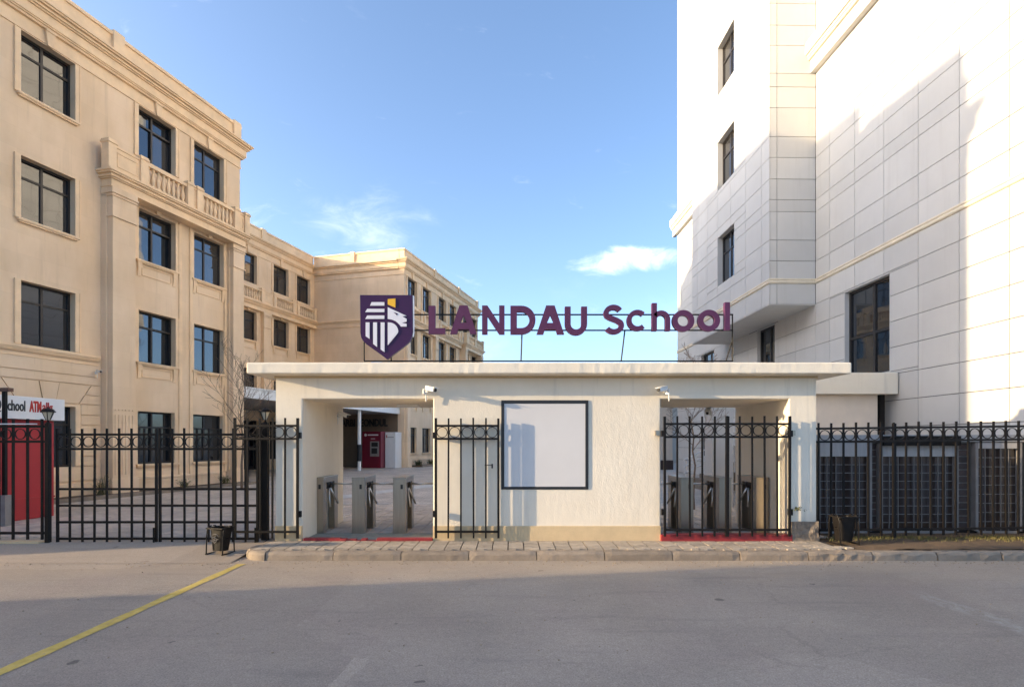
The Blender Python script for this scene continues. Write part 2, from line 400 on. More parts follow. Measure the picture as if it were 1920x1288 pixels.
WIN = {}
def window(parent, a0, a1, z0, z1, d, MAP, axis, cols=(0.46,), rows=(0.70,), m=None, gm=None, fw=0.055, name='window', yaw=0.0):
    """frame (part) with panes (sub-parts). Window sits at depth d. axis: 'x' when a runs along local x, 'y' along local y"""
    m = m or M_FRAME; gm = gm or M_GLASS
    w, h = round(a1 - a0, 3), round(z1 - z0, 3)
    key = (w, h, cols, rows, m.name, gm.name, axis)
    if key not in WIN:
        xs = [0] + [w * c for c in cols] + [w]; zs = [0] + [h * c for c in rows] + [h]
        fm = MB(); t = 0.045
        def B(mb, x0, x1, q0, q1, y0, y1):
            if axis == 'x': mb.box(x0, x1, y0, y1, q0, q1)
            else: mb.box(y0, y1, x0, x1, q0, q1)
        B(fm, 0, fw, 0, h, -t, t); B(fm, w - fw, w, 0, h, -t, t); B(fm, fw, w - fw, 0, fw, -t, t); B(fm, fw, w - fw, h - fw, h, -t, t)
        for c in cols: B(fm, w * c - fw * .6, w * c + fw * .6, fw, h - fw, -t + .004, t - .004)
        ed = [fw] + [w * c for c in cols] + [w - fw]
        for r in rows:
            for i in range(len(cols) + 1):
                B(fm, ed[i] + (fw * .6 if i else 0), ed[i + 1] - (fw * .6 if i < len(cols) else 0), h * r - fw * .5, h * r + fw * .5, -t + .008, t - .008)
        panes = []
        for i in range(len(xs) - 1):
            for j in range(len(zs) - 1):
                pm = MB(); B(pm, xs[i] + fw * .5, xs[i + 1] - fw * .5, zs[j] + fw * .5, zs[j + 1] - fw * .5, -.008, .008)
                panes.append(pm.mesh('pane', gm))
        WIN[key] = (fm.mesh('window', m), panes)
    fme, panes = WIN[key]
    o = ob(name, fme, parent, MAP(a0, d, z0))
    for k, p in enumerate(panes):
        ob('pane', p, o, rot=((random.random() - .5) * .008, 0, yaw + (random.random() - .5) * .012))
    return o

# ================================================================== GROUND
def asphalt():
    m = bpy.data.materials.new('asphalt'); m.use_nodes = True
    n, l = m.node_tree.nodes, m.node_tree.links
    b = n['Principled BSDF']; b.inputs['Roughness'].default_value = 0.62; b.inputs['Specular IOR Level'].default_value = 0.5
    geo = n.new('ShaderNodeNewGeometry'); pos = geo.outputs['Position']
    def nz(scale, det, rough=0.6, st=None, dist=0):
        v = pos
        if st:
            mp = n.new('ShaderNodeMapping'); mp.inputs['Scale'].default_value = st; l.new(pos, mp.inputs[0]); v = mp.outputs[0]
        t = n.new('ShaderNodeTexNoise'); t.inputs['Scale'].default_value = scale; t.inputs['Detail'].default_value = det
        t.inputs['Roughness'].default_value = rough; t.inputs['Distortion'].default_value = dist
        l.new(v, t.inputs['Vector']); return t.outputs[0]
    def ramp(f, p0, p1, c0, c1):
        r = n.new('ShaderNodeValToRGB'); r.color_ramp.elements[0].position = p0; r.color_ramp.elements[1].position = p1
        r.color_ramp.elements[0].color = (*c0, 1); r.color_ramp.elements[1].color = (*c1, 1); l.new(f, r.inputs[0]); return r.outputs[0]
    def mix(a, bcol, fac, mode='MIX'):
        x = n.new('ShaderNodeMix'); x.data_type = 'RGBA'; x.blend_type = mode
        if isinstance(fac, (int, float)): x.inputs['Factor'].default_value = fac
        else: l.new(fac, x.inputs['Factor'])
        l.new(a, x.inputs['A'])
        if isinstance(bcol, tuple): x.inputs['B'].default_value = (*bcol, 1)
        else: l.new(bcol, x.inputs['B'])
        return x.outputs['Result']
    def mth(op, a, c, clamp=False):
        x = n.new('ShaderNodeMath'); x.operation = op; x.use_clamp = clamp
        for i, v in enumerate((a, c)):
            if isinstance(v, (int, float)): x.inputs[i].default_value = v
            else: l.new(v, x.inputs[i])
        return x.outputs[0]
    base = ramp(nz(0.55, 6, 0.6), 0.35, 0.68, (0.325, 0.284, 0.244), (0.42, 0.366, 0.312))
    pink = nz(0.8, 4, 0.6, (1, 0.6, 1))
    base = mix(base, (0.385, 0.30, 0.275), mth('MULTIPLY', mth('SUBTRACT', pink, 0.5, True), 1.4, True))
    grain = ramp(nz(70, 4, 0.85), 0.30, 0.72, (0.42, 0.42, 0.42), (1.55, 1.55, 1.55))
    base = mix(base, grain, 0.85, 'MULTIPLY')
    mid = ramp(nz(16, 5, 0.75), 0.3, 0.72, (0.80, 0.80, 0.80), (1.12, 1.12, 1.12))
    base = mix(base, mid, 0.8, 'MULTIPLY')
    # tyre scuffs and streaks along the road
    sc = ramp(nz(1.6, 6, 0.65, (0.35, 2.4, 1)), 0.55, 0.75, (0, 0, 0), (1, 1, 1))
    base = mix(base, (0.15, 0.138, 0.132), mth('MULTIPLY', sc, 0.42))
    # repaired patches of a slightly different tone
    vp = n.new('ShaderNodeTexVoronoi'); vp.inputs['Scale'].default_value = 0.33; vp.distance = 'CHEBYCHEV'
    wp = n.new('ShaderNodeTexNoise'); wp.inputs['Scale'].default_value = 2.2; wp.inputs['Detail'].default_value = 4; l.new(pos, wp.inputs['Vector'])
    ap = n.new('ShaderNodeVectorMath'); ap.operation = 'MULTIPLY_ADD'; l.new(wp.outputs['Color'], ap.inputs[0]); ap.inputs[1].default_value = (.35, .35, 0); l.new(pos, ap.inputs[2])
    l.new(ap.outputs[0], vp.inputs['Vector'])
    sc2 = n.new('ShaderNodeSeparateColor'); l.new(vp.outputs['Color'], sc2.inputs[0])
    tone = n.new('ShaderNodeMapRange'); tone.inputs['To Min'].default_value = 0.80; tone.inputs['To Max'].default_value = 1.14; l.new(sc2.outputs[1], tone.inputs[0])
    base = mix(base, tone.outputs[0], 0.8, 'MULTIPLY')
    # hairline cracks
    vc = n.new('ShaderNodeTexVoronoi'); vc.feature = 'DISTANCE_TO_EDGE'; vc.inputs['Scale'].default_value = 0.62
    wc = n.new('ShaderNodeTexNoise'); wc.inputs['Scale'].default_value = 3.0; wc.inputs['Detail'].default_value = 6; wc.inputs['Roughness'].default_value = .7; l.new(pos, wc.inputs['Vector'])
    ac = n.new('ShaderNodeVectorMath'); ac.operation = 'MULTIPLY_ADD'; l.new(wc.outputs['Color'], ac.inputs[0]); ac.inputs[1].default_value = (.55, .55, 0); l.new(pos, ac.inputs[2])
    l.new(ac.outputs[0], vc.inputs['Vector'])
    crack = mth('MULTIPLY', mth('SUBTRACT', 0.009, vc.outputs['Distance']), 160, True)
    crack = mth('MULTIPLY', crack, mth('MULTIPLY', mth('SUBTRACT', nz(0.5, 3), 0.47, True), 9, True))
    base = mix(base, (0.08, 0.07, 0.065), mth('MULTIPLY', crack, 0.22))
    # oil spots
    vo = n.new('ShaderNodeTexVoronoi'); vo.inputs['Scale'].default_value = 2.1; vo.inputs['Randomness'].default_value = 1
    mp = n.new('ShaderNodeMapping'); mp.inputs['Scale'].default_value = (1, 1.0, 1); l.new(pos, mp.inputs[0])
    wob = n.new('ShaderNodeTexNoise'); wob.inputs['Scale'].default_value = 9; wob.inputs['Detail'].default_value = 3; l.new(pos, wob.inputs['Vector'])
    av = n.new('ShaderNodeVectorMath'); av.operation = 'MULTIPLY_ADD'; l.new(wob.outputs['Color'], av.inputs[0]); av.inputs[1].default_value = (0.16, 0.16, 0); l.new(mp.outputs[0], av.inputs[2])
    l.new(av.outputs[0], vo.inputs['Vector'])
    sel = n.new('ShaderNodeSeparateColor'); l.new(vo.outputs['Color'], sel.inputs[0])
    rad = mth('MULTIPLY', mth('SUBTRACT', sel.outputs[0], 0.35, True), 0.17)
    spot = mth('MULTIPLY', mth('SUBTRACT', rad, vo.outputs['Distance']), 60, True)
    base = mix(base, (0.055, 0.05, 0.048), mth('MULTIPLY', spot, 0.7))
    # sandy dust along kerb and gate, with the sunlit strip painted in
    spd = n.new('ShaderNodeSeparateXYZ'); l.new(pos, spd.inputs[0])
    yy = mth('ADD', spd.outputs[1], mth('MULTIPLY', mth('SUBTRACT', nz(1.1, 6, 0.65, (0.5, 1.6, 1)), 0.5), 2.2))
    sunlit_dust = mth('MULTIPLY', mth('SUBTRACT', yy, 6.9), 0.75, True)
    base = mix(base, (0.47, 0.365, 0.26), mth('MULTIPLY', mth('MULTIPLY', sunlit_dust, 0.5), mth('ADD', mth('MULTIPLY', nz(30, 4, 0.8), 0.9), 0.5), True))
    # worn, chalky old line
    sp = n.new('ShaderNodeSeparateXYZ'); l.new(pos, sp.inputs[0])
    wv = mth('MULTIPLY', mth('SUBTRACT', nz(0.9, 2), 0.5), 0.35)
    dx = mth('ABSOLUTE', mth('SUBTRACT', mth('ADD', sp.outputs[0], wv), 4.72), 0)
    inl = mth('MULTIPLY', mth('SUBTRACT', 0.17, dx), 9, True)
    yl = mth('MULTIPLY', mth('SUBTRACT', 6.75, sp.outputs[1]), 2.0, True)
    chalk = mth('MULTIPLY', mth('MULTIPLY', inl, yl), mth('MULTIPLY', mth('SUBTRACT', nz(13, 5, 0.8, (1, 0.5, 1)), 0.42, True), 5, True))
    base = mix(base, (0.40, 0.385, 0.365), mth('MULTIPLY', chalk, 0.75))
    l.new(base, b.inputs['Base Color'])
    bp = n.new('ShaderNodeBump'); bp.inputs['Strength'].default_value = 0.5; bp.inputs['Distance'].default_value = 0.012
    h = mth('ADD', nz(75, 4, 0.8), mth('MULTIPLY', nz(5, 4), 1.2))
    l.new(h, bp.inputs['Height']); l.new(bp.outputs[0], b.inputs['Normal'])
    return m
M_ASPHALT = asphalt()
M_GROUND = mat('open_ground', (0.27, 0.24, 0.20), 0.95, 0.2, 2)

MB().quad((-900, -900, -0.30), (900, -900, -0.30), (900, 900, -0.30), (-900, 900, -0.30)).build('ground', M_GROUND, kind='structure')
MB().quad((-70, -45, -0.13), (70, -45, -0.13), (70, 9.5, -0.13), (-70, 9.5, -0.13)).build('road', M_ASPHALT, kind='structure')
# driveway ramp up to the vehicle gate
dm = MB()
NX, NY = 26, 8
for i in range(NX + 1):
    for j in range(NY + 1):
        x = -13 + (13 - 4.06) * i / NX; t = j / NY; y = 8.15 + 1.45 * t
        z = -0.126 + 0.122 * (t * t * (3 - 2 * t))
        dm.v.append((x, y, z))
for i in range(NX):
    for j in range(NY):
        a = i * (NY + 1) + j; dm.f.append((a, a + NY + 1, a + NY + 2, a + 1))
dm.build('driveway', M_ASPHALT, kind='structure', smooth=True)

# painted line
lm = MB(); ys = [-3 + 0.25 * i for i in range(46)]
for i, y in enumerate(ys[:-1]):
    if y > 8.0: break
    w0 = 0.06 + 0.008 * math.sin(i * 1.7); w1 = 0.06 + 0.008 * math.sin((i + 1) * 1.7)
    y2 = min(ys[i + 1], 8.12)
    lm.quad((-3.86 - w0, y, -0.126), (-3.86 + w0, y, -0.126), (-3.86 + w1, y2, -0.126), (-3.86 - w1, y2, -0.126))
lm.build('road_marking', M_LINE, kind='structure')

# loose grit and dry leaves gathered along the kerb
gr = MB(); rng = random.Random(17)
for k in range(900):
    x = rng.uniform(-8.5, 9.5); y = 8.33 - abs(rng.gauss(0, .22)) if rng.random() < .7 else rng.uniform(4.5, 8.3)
    s = rng.uniform(.003, .011); a = rng.random() * 6.28
    pts = [(x + s * math.cos(a + t) * rng.uniform(.7, 1.2), y + s * math.sin(a + t) * rng.uniform(.7, 1.2)) for t in (0, 1.6, 3.1, 4.7)]
    gr.prism(pts, lambda p, q: (p, q, -.132), lambda p, q, h=s * rng.uniform(.5, 1): (p, q, -.13 + h))
tag(gr.build('grit', mat('grit_stone', (.36, .29, .21), .95, .5, 30), kind='stuff'), 'loose grit and small stones along the kerb', 'grit')

# courtyard: far paving as material, near pavers as geometry
def paving_mat():
    m = mat('courtyard_paving', (0.64, 0.55, 0.46), 0.55, 0.15, 6, 0, blotch=0.2)
    n, l = m.node_tree.nodes, m.node_tree.links; b = n['Principled BSDF']
    geo = n.new('ShaderNodeNewGeometry')
    br = n.new('ShaderNodeTexBrick'); br.inputs['Scale'].default_value = 1.0
    br.inputs['Brick Width'].default_value = 0.24; br.inputs['Row Height'].default_value = 0.13; br.inputs['Mortar Size'].default_value = 0.006
    br.inputs['Color1'].default_value = (1.1, 1.1, 1.1, 1); br.inputs['Color2'].default_value = (.78, .78, .78, 1); br.inputs['Mortar'].default_value = (.4, .4, .4, 1)
    l.new(geo.outputs['Position'], br.inputs['Vector'])
    old = b.inputs['Base Color'].links[0].from_socket
    mx = n.new('ShaderNodeMix'); mx.data_type = 'RGBA'; mx.blend_type = 'MULTIPLY'; mx.inputs['Factor'].default_value = 1
    l.new(old, mx.inputs['A']); l.new(br.outputs[0], mx.inputs['B']); l.new(mx.outputs['Result'], b.inputs['Base Color'])
    bp = n.new('ShaderNodeBump'); bp.inputs['Strength'].default_value = 0.5; bp.inputs['Distance'].default_value = 0.01
    l.new(br.outputs[0], bp.inputs['Height']); l.new(bp.outputs[0], b.inputs['Normal'])
    return m
M_COURT = paving_mat()
court = MB().quad((-45, 9.58, -0.004), (13, 9.58, -0.004), (13, 75, -0.004), (-45, 75, -0.004)).build('courtyard', M_COURT, kind='structure')
MB().quad((-4.2, 9.1, -0.035), (5.3, 9.1, -0.035), (5.3, 15.4, -0.035), (-4.2, 15.4, -0.035))
L_, W_, D_ = 0.24, 0.13, 0.042
def paver_poly(flip, g=0.0085):
    pl = [(0, 0), (L_ / 2, 0), (L_ / 2, D_), (L_, D_), (L_, W_ + D_), (L_ / 2, W_ + D_), (L_ / 2, W_), (0, W_)]
    if flip: pl = [(L_ - x, y) for x, y in pl][::-1]
    cx, cy = L_ / 2, (W_ + D_) / 2
    out = []
    for x, y in pl:
        sx = g if x < 0.01 else (-g if x > L_ - 0.01 else 0)
        top = y in (W_, W_ + D_)
        out.append((x + sx, y + (-g if top else g)))
    return out
PP = [paver_poly(False), paver_poly(True)]
# near courtyard pavers (too many to be picked apart: stuff)
cp = MB(); rng = random.Random(3)
ny_ = int((14.8 - 9.62) / W_)
for j in range(ny_):
    y = 9.62 + j * W_
    for i in range(int(18.8 / L_)):
        x = -13.4 + i * L_
        if y < 11.7 and (-1.35 < x < 2.3): continue
        if x < -9.6 and y > 11: continue
        h = 0.006 + rng.random() * 0.007
        cp.prism(PP[i % 2], lambda a, c, X=x, Y=y: (X + a, Y + c, -0.02), lambda a, c, X=x, Y=y, H=h: (X + a, Y + c, H))
cpo = cp.build('courtyard_paver', mat('court_paver', (0.66, 0.56, 0.465), 0.6, 0.28, 2.3, 0.5, 90, blotch=0.2), court, kind='stuff')
# white markings in the courtyard
def strip(pts, w, z, name, parent=None):
    (x0, y0), (x1, y1) = pts; d = Vector((x1 - x0, y1 - y0)).normalized(); nx, nyy = -d.y * w / 2, d.x * w / 2
    return MB().quad((x0 + nx, y0 + nyy, z), (x0 - nx, y0 - nyy, z), (x1 - nx, y1 - nyy, z), (x1 + nx, y1 + nyy, z)).build(name, M_LINEW, parent, kind='structure')
strip([(-5.6, 15.6), (-2.4, 22.6)], 0.7, 0.004, 'courtyard_marking')
strip([(-6.4, 14.95), (-1.0, 14.95)], 0.12, 0.004, 'courtyard_marking')

# sidewalk with pavers, kerb stones
side = MB().box(-3.9, 5.75, 8.52, 9.62, -0.125, -0.022).build('sidewalk', M_BED, kind='structure')
PM = [MB().prism(PP[k], lambda a, c: (a, c, -0.03), lambda a, c: (a, c, 0.0)).mesh('paver', M_PAVER) for k in (0, 1)]
rng = random.Random(11)
for j in range(6):
    for i in range(40):
        x = -3.90 + i * L_; y = 8.53 + j * W_
        if x > 5.2 - 0.35 * rng.random() - 0.1 * (j > 3): continue
        ob('paver', PM[i % 2], side, (x, y, 0.001 + rng.random() * 0.006), ((rng.random() - .5) * .018, (rng.random() - .5) * .018, (rng.random() - .5) * .01))
kerb = MB().box(-3.7, 12.5, 8.40, 8.50, -0.20, -0.06).build('kerb', M_BED, kind='structure')
def kerb_mesh(Lk, seed, worn):
    r = random.Random(seed); mb = MB()
    n = 9; prof = [(0, -0.14), (0.0, -0.035), (0.012, -0.012), (0.035, 0.004), (0.15, 0.008), (0.15, -0.14)]
    for i in range(n + 1):
        x = Lk * i / n
        for k, (py, pz) in enumerate(prof):
            e = worn * (r.random() - .5) if k in (1, 2, 3) else 0
            end = 0.010 if (i in (0, n) and 0 < k < 5) else 0
            mb.v.append((x, py + e * .7 + end, pz + e * .6 - end * .6))
    m_ = len(prof)
    for i in range(n):
        for k in range(m_):
            q = (k + 1) % m_
            mb.f.append((i * m_ + k, (i + 1) * m_ + k, (i + 1) * m_ + q, i * m_ + q))
    mb.f.append(tuple(range(m_))); mb.f.append(tuple(n * m_ + k for k in range(m_)))
    return mb.mesh('kerb_stone', M_KERB)
kx = -3.62; i = 0
while kx < 12.2:
    ob('kerb_stone', kerb_mesh(0.985 if kx < 4.2 else 0.93, 20 + i, 0.012 if kx < 4.2 else 0.05), kerb, (kx, 8.345 + rng.uniform(-.006, .006), -0.008 + rng.uniform(-.006, .004)), (0, 0, rng.uniform(-.004, .004)))
    kx += 0.997 if kx < 4.2 else 0.95; i += 1
# rounded corner stones at the driveway end
for (a0, a1, s) in ((180, 222, 0), (224, 268, 1)):
    mb = MB(); cx, cy, r0, r1 = -3.62, 8.78, 0.435, 0.285
    prof = [(r0, -0.14), (r0, -0.05), (r0 - .02, -0.015), (r0 - .05, 0.0), (r1, 0.003), (r1, -0.14)]
    n = 6
    for k in range(n + 1):
        t = R(a0 + (a1 - a0) * k / n)
        for (rr, z) in prof: mb.v.append((cx + rr * math.cos(t), cy + rr * math.sin(t), z))
    for k in range(n):
        for q in range(6):
            p = (q + 1) % 6; mb.f.append((k * 6 + q, (k + 1) * 6 + q, (k + 1) * 6 + p, k * 6 + p))
    mb.f.append(tuple(range(6))); mb.f.append(tuple(n * 6 + q for q in range(6)))
    mb.build('kerb_stone', M_KERB, kerb)
ob('kerb_stone', kerb_mesh(0.80, 77, 0.02), kerb, (-4.05, 9.59, -0.008), (0, 0, R(-90)))
# soil strip in front of the right fence
sm = MB(); NX, NY = 60, 14
for i in range(NX + 1):
    for j in range(NY + 1):
        x = 4.85 + 8.2 * i / NX; y = 8.50 + 1.55 * j / NY
        zz = 0.02 * mnoise.noise(Vector((x * 2.1, y * 2.1, 0))) + 0.012 * mnoise.noise(Vector((x * 7, y * 7, 3)))
        edge = min(1, (x - 4.85) / 0.9)
        sm.v.append((x, y, -0.035 * (1 - edge) + edge * 0.0 + zz * edge + 0.012 * edge))
for i in range(NX):
    for j in range(NY):
        a = i * (NY + 1) + j; sm.f.append((a, a + NY + 1, a + NY + 2, a + 1))
sm.build('soil_strip', M_SOIL, kind='structure', smooth=True)
gm_ = MB(); rng = random.Random(5)
for k in range(5200):
    x = 5.15 + rng.random() * 7.3; y = 9.62 - abs(rng.gauss(0, 0.24))
    if y < 8.62: continue
    if mnoise.noise(Vector((x * 1.3, y * 2.5, 8))) < -0.12 and rng.random() < 0.8: continue
    h = rng.uniform(0.02, 0.075); a = rng.random() * 6.28; w = 0.004
    lx, ly = rng.gauss(0, .02), rng.gauss(0, .02)
    z = 0.005
    gm_.quad((x - w * math.cos(a), y - w * math.sin(a), z), (x + w * math.cos(a), y + w * math.sin(a), z), (x + lx, y + ly, z + h))
tag(gm_.build('grass', M_GRASS, kind='stuff'), 'short patchy grass along the foot of the right fence', 'grass')

# ================================================================== LEFT SCHOOL BUILDING
OX, OY = -11.876, 19.2
TH = math.atan2(0.9645, 0.264)
SB = thing('school_building', 'four storey beige limestone building with balustrades on the left', 'building', (OX, OY, 0), TH)
def uvz(u, v, z): return (u, -v, z)
ROWS = [(10.85, 12.51), (7.53, 9.20), (4.22, 5.90), (0.91, 2.63)]
WW = 1.43
P1 = (-12.5, 3.71); CU = (3.71, 18.44); P2 = (18.44, 33.3); VC = -6.73
cols1 = [-9.5, -6.6, -3.595, -0.125, 2.10]
colsC = [6.2, 8.4, 12.1, 15.0, 17.26]
cols2 = [19.62, 21.98, 24.85, 27.05, 30.1, 32.2]
def ops(cols, rows): return [(c - WW / 2, c + WW / 2, a, b) for c in cols for a, b in rows]
wall = MB()
facade_faces(wall, P1[0], P1[1], -0.2, 13.5, ops(cols1, ROWS), 0.32, lambda a, d, z: uvz(a, -d, z))
facade_faces(wall, CU[0], CU[1], 3.3, 13.5, ops(colsC, ROWS[:3]), 0.32, lambda a, d, z: uvz(a, VC - d, z))
facade_faces(wall, CU[0], CU[1], -0.2, 3.3, [(5.4, 9.0, .02, 2.9), (11.2, 13.0, .02, 2.9), (14.0, 17.6, .6, 2.9)], 0.32, lambda a, d, z: uvz(a, VC - d, z))
facade_faces(wall, P2[0], P2[1], -0.2, 13.5, ops(cols2, ROWS), 0.32, lambda a, d, z: uvz(a, -d, z))
# side wall of the far pavilion (faces the camera), end walls and rear masses
wall.quad(uvz(18.44, VC, -.2), uvz(18.44, 0, -.2), uvz(18.44, 0, 13.5), uvz(18.44, VC, 13.5))
wall.quad(uvz(3.71, VC, -.2), uvz(3.71, 0, -.2), uvz(3.71, 0, 13.5), uvz(3.71, VC, 13.5))
wall.quad(uvz(-12.5, 0, -.2), uvz(-12.5, -15, -.2), uvz(-12.5, -15, 13.5), uvz(-12.5, 0, 13.5))
wall.quad(uvz(33.3, 0, -.2), uvz(33.3, -15, -.2), uvz(33.3, -15, 13.5), uvz(33.3, 0, 13.5))
wall.quad(uvz(-12.5, -15, -.2), uvz(33.3, -15, -.2), uvz(33.3, -15, 13.5), uvz(-12.5, -15, 13.5))
wall.build('wall', M_LIME, SB)
# roof slab and unseen set-back block added for its shadow on the tower
rf = MB(); rf.box(-12.2, 3.4, .3, 14.9, 13.2, 13.45); rf.box(3.72, 18.4, 7.1, 14.9, 13.2, 13.45); rf.box(18.75, 33, .3, 14.9, 13.2, 13.45)
rf.build('roof', M_NEIGH, SB)
MB().box(-10.55, 2.6, 4.0, 12, 13.45, 16.4).build('shadow_storey', M_LIME, SB)
MB().box(-12.46, -9.0, .12, 3.9, 13.45, 14.95).build('shadow_block', M_LIME, SB)  # unseen block added to give the peak of the tower's shadow

# stepped cornice round each mass
def cornice(steps, name, masses):
    mb = MB()
    for (z0, z1, p) in steps:
        for (u0, u1, vf, vb, pl, pr) in masses:
            mb.box(u0 - p * pl, u1 + p * pr, -(vf + p), -vb, z0, z1)
    return mb.build(name, M_LIMETRIM, SB)
TOPM = lambda pmax: [(P1[0], P1[1], 0, -0.35, 1, 1), (P2[0], P2[1], 0, -0.35, 1, 1), (CU[0] + pmax, CU[1] - pmax, VC, VC - .35, 0, 0)]
cornice([(12.56, 12.61, .035), (12.61, 12.94, .018), (12.94, 13.00, .10), (13.00, 13.04, .14), (13.04, 13.30, .17), (13.30, 13.345, .22), (13.345, 13.39, .27), (13.39, 13.43, .25), (13.43, 13.48, .33), (13.48, 13.53, .37)], 'cornice', TOPM(.40))
cornice([(13.53, 14.15, .0), (14.15, 14.25, .05)], 'parapet', TOPM(.07))
# return of cornice/parapet on the side of the far pavilion
mb = MB()
for (z0, z1, p) in [(12.56, 12.61, .035), (12.94, 13.04, .12), (13.04, 13.30, .17), (13.30, 13.39, .25), (13.39, 13.53, .36), (13.53, 14.15, .005), (14.15, 14.25, .05)]:
    mb.box(18.44 - p, 18.60, 0.37, 6.73 - .002, z0, z1)
mb.build('side_cornice', M_LIMETRIM, SB)
for (u, vf) in [(-1.55, 0), (3.50, 0), (9.5, VC), (13.4, VC), (23.5, 0), (28.5, 0), (33.1, 0), (-6, 0)]:
    bx('parapet_pier', M_LIMETRIM, SB, u - .19, u + .19, -vf - .09, -vf + .3, 13.54, 14.31)
bx('parapet_pier', M_LIMETRIM, SB, 18.34, 18.6, 3.6, 3.9, 13.54, 14.31)

# windows with surrounds, sills, keystones
sill_me = {}
def sill(u0, u1, vf, z, apron):
    key = (round(u1 - u0, 2), apron)
    if key not in sill_me:
        w = u1 - u0; mb = MB()
        mb.box(-.10, w + .10, -.11, 0, -.055, 0); mb.box(-.06, w + .06, -.075, 0, -.10, -.055)
        if apron:
            for x in (-.04, w - .10):
                mb.box(x, x + .14, -.07, 0, -.26, -.10)
                mb.prism([(0, -.26), (-.06, -.26), (-.05, -.38), (-.02, -.52), (0, -.55)], lambda y, z, x=x: (x + .01, y, z), lambda y, z, x=x: (x + .13, y, z))
            # panel frame
            a0, a1, b0, b1 = .14, w - .14, -.48, -.16
            mb.box(a0, a1, -.025, 0, b1 - .03, b1); mb.box(a0, a1, -.025, 0, b0, b0 + .03)
            mb.box(a0, a0 + .03, -.025, 0, b0 + .03, b1 - .03); mb.box(a1 - .03, a1, -.025, 0, b0 + .03, b1 - .03)
        sill_me[key] = mb.mesh('sill', M_LIMETRIM)
    return ob('sill', sill_me[key], SB, (u0, -vf - .002, z))
def surround(u0, u1, z0, z1, vf, fluted_key):
    mb = MB(); t = .045; w = .12
    mb.box(u0 - w, u0, -vf - t, -vf + .02, z0, z1); mb.box(u1, u1 + w, -vf - t, -vf + .02, z0, z1)
    mb.box(u0 - w - .03, u0 - w, -vf - t - .015, -vf + .02, z0, z1 + .02); mb.box(u1 + w, u1 + w + .03, -vf - t - .015, -vf + .02, z0, z1 + .02)
    mb.box(u0 - w, u1 + w, -vf - t, -vf + .02, z1, z1 + .02)
    o = mb.build('window_surround', M_LIMETRIM, SB)
    return o
key_me = MB().prism([(-.075, 0), (.075, 0), (.12, .38), (-.12, .38)], lambda x, z: (x, -.10, z), lambda x, z: (x, .02, z)).box(-.13, .13, -.125, .02, .38, .43).mesh('keystone', M_LIMETRIM)
rngw = random.Random(2)
def put_windows(cols, rows, vf, top_row=0):
    for c in cols:
        for r, (z0, z1) in enumerate(rows):
            ri = r + top_row
            u0, u1 = c - WW / 2, c + WW / 2
            window(SB, u0, u1, z0, z1, 0.2, lambda a, d, z: uvz(a, vf - d, z), 'x', gm=M_GLASS if ri < 3 else M_GLASS2, yaw=R(2.5) if c == -0.125 else 0)
            if -8 < c < 33 and ri < 3:
                surround(u0, u1, z0, z1, vf, False)
put_windows(cols1, ROWS, 0)
put_windows(colsC, ROWS[:3], VC)
put_windows(cols2, ROWS, 0)
for c in cols1[:3]:
    sill(c - WW / 2, c + WW / 2, 0, 10.85, False); sill(c - WW / 2, c + WW / 2, 0, 7.53, False)
for c, vf in [(c, 0) for c in cols1[3:]] + [(c, VC) for c in colsC] + [(c, 0) for c in cols2]:
    for z in (7.53, 4.22): sill(c - WW / 2, c + WW / 2, vf, z, True)
    if c in cols1 or c in cols2: sill(c - WW / 2, c + WW / 2, vf, 0.91, False)
for c, vf in [(c, 0) for c in cols1] + [(c, VC) for c in colsC] + [(c, 0) for c in cols2]:
    ob('keystone', key_me, SB, (c, -vf, 12.515))
    if not (c in cols1[:3]): ob('keystone', key_me, SB, (c, -vf, 9.205), None, (1, 1, .8))
# dark shop-front glazing under the canopy
for (a, b, z0) in [(5.4, 9.0, .02), (11.2, 13.0, .02), (14.0, 17.6, .6)]:
    window(SB, a, b, z0, 2.9, .2, lambda p, d, z: uvz(p, VC - d, z), 'x', cols=(0.33, 0.66), rows=(0.75,), gm=M_GLASS2)

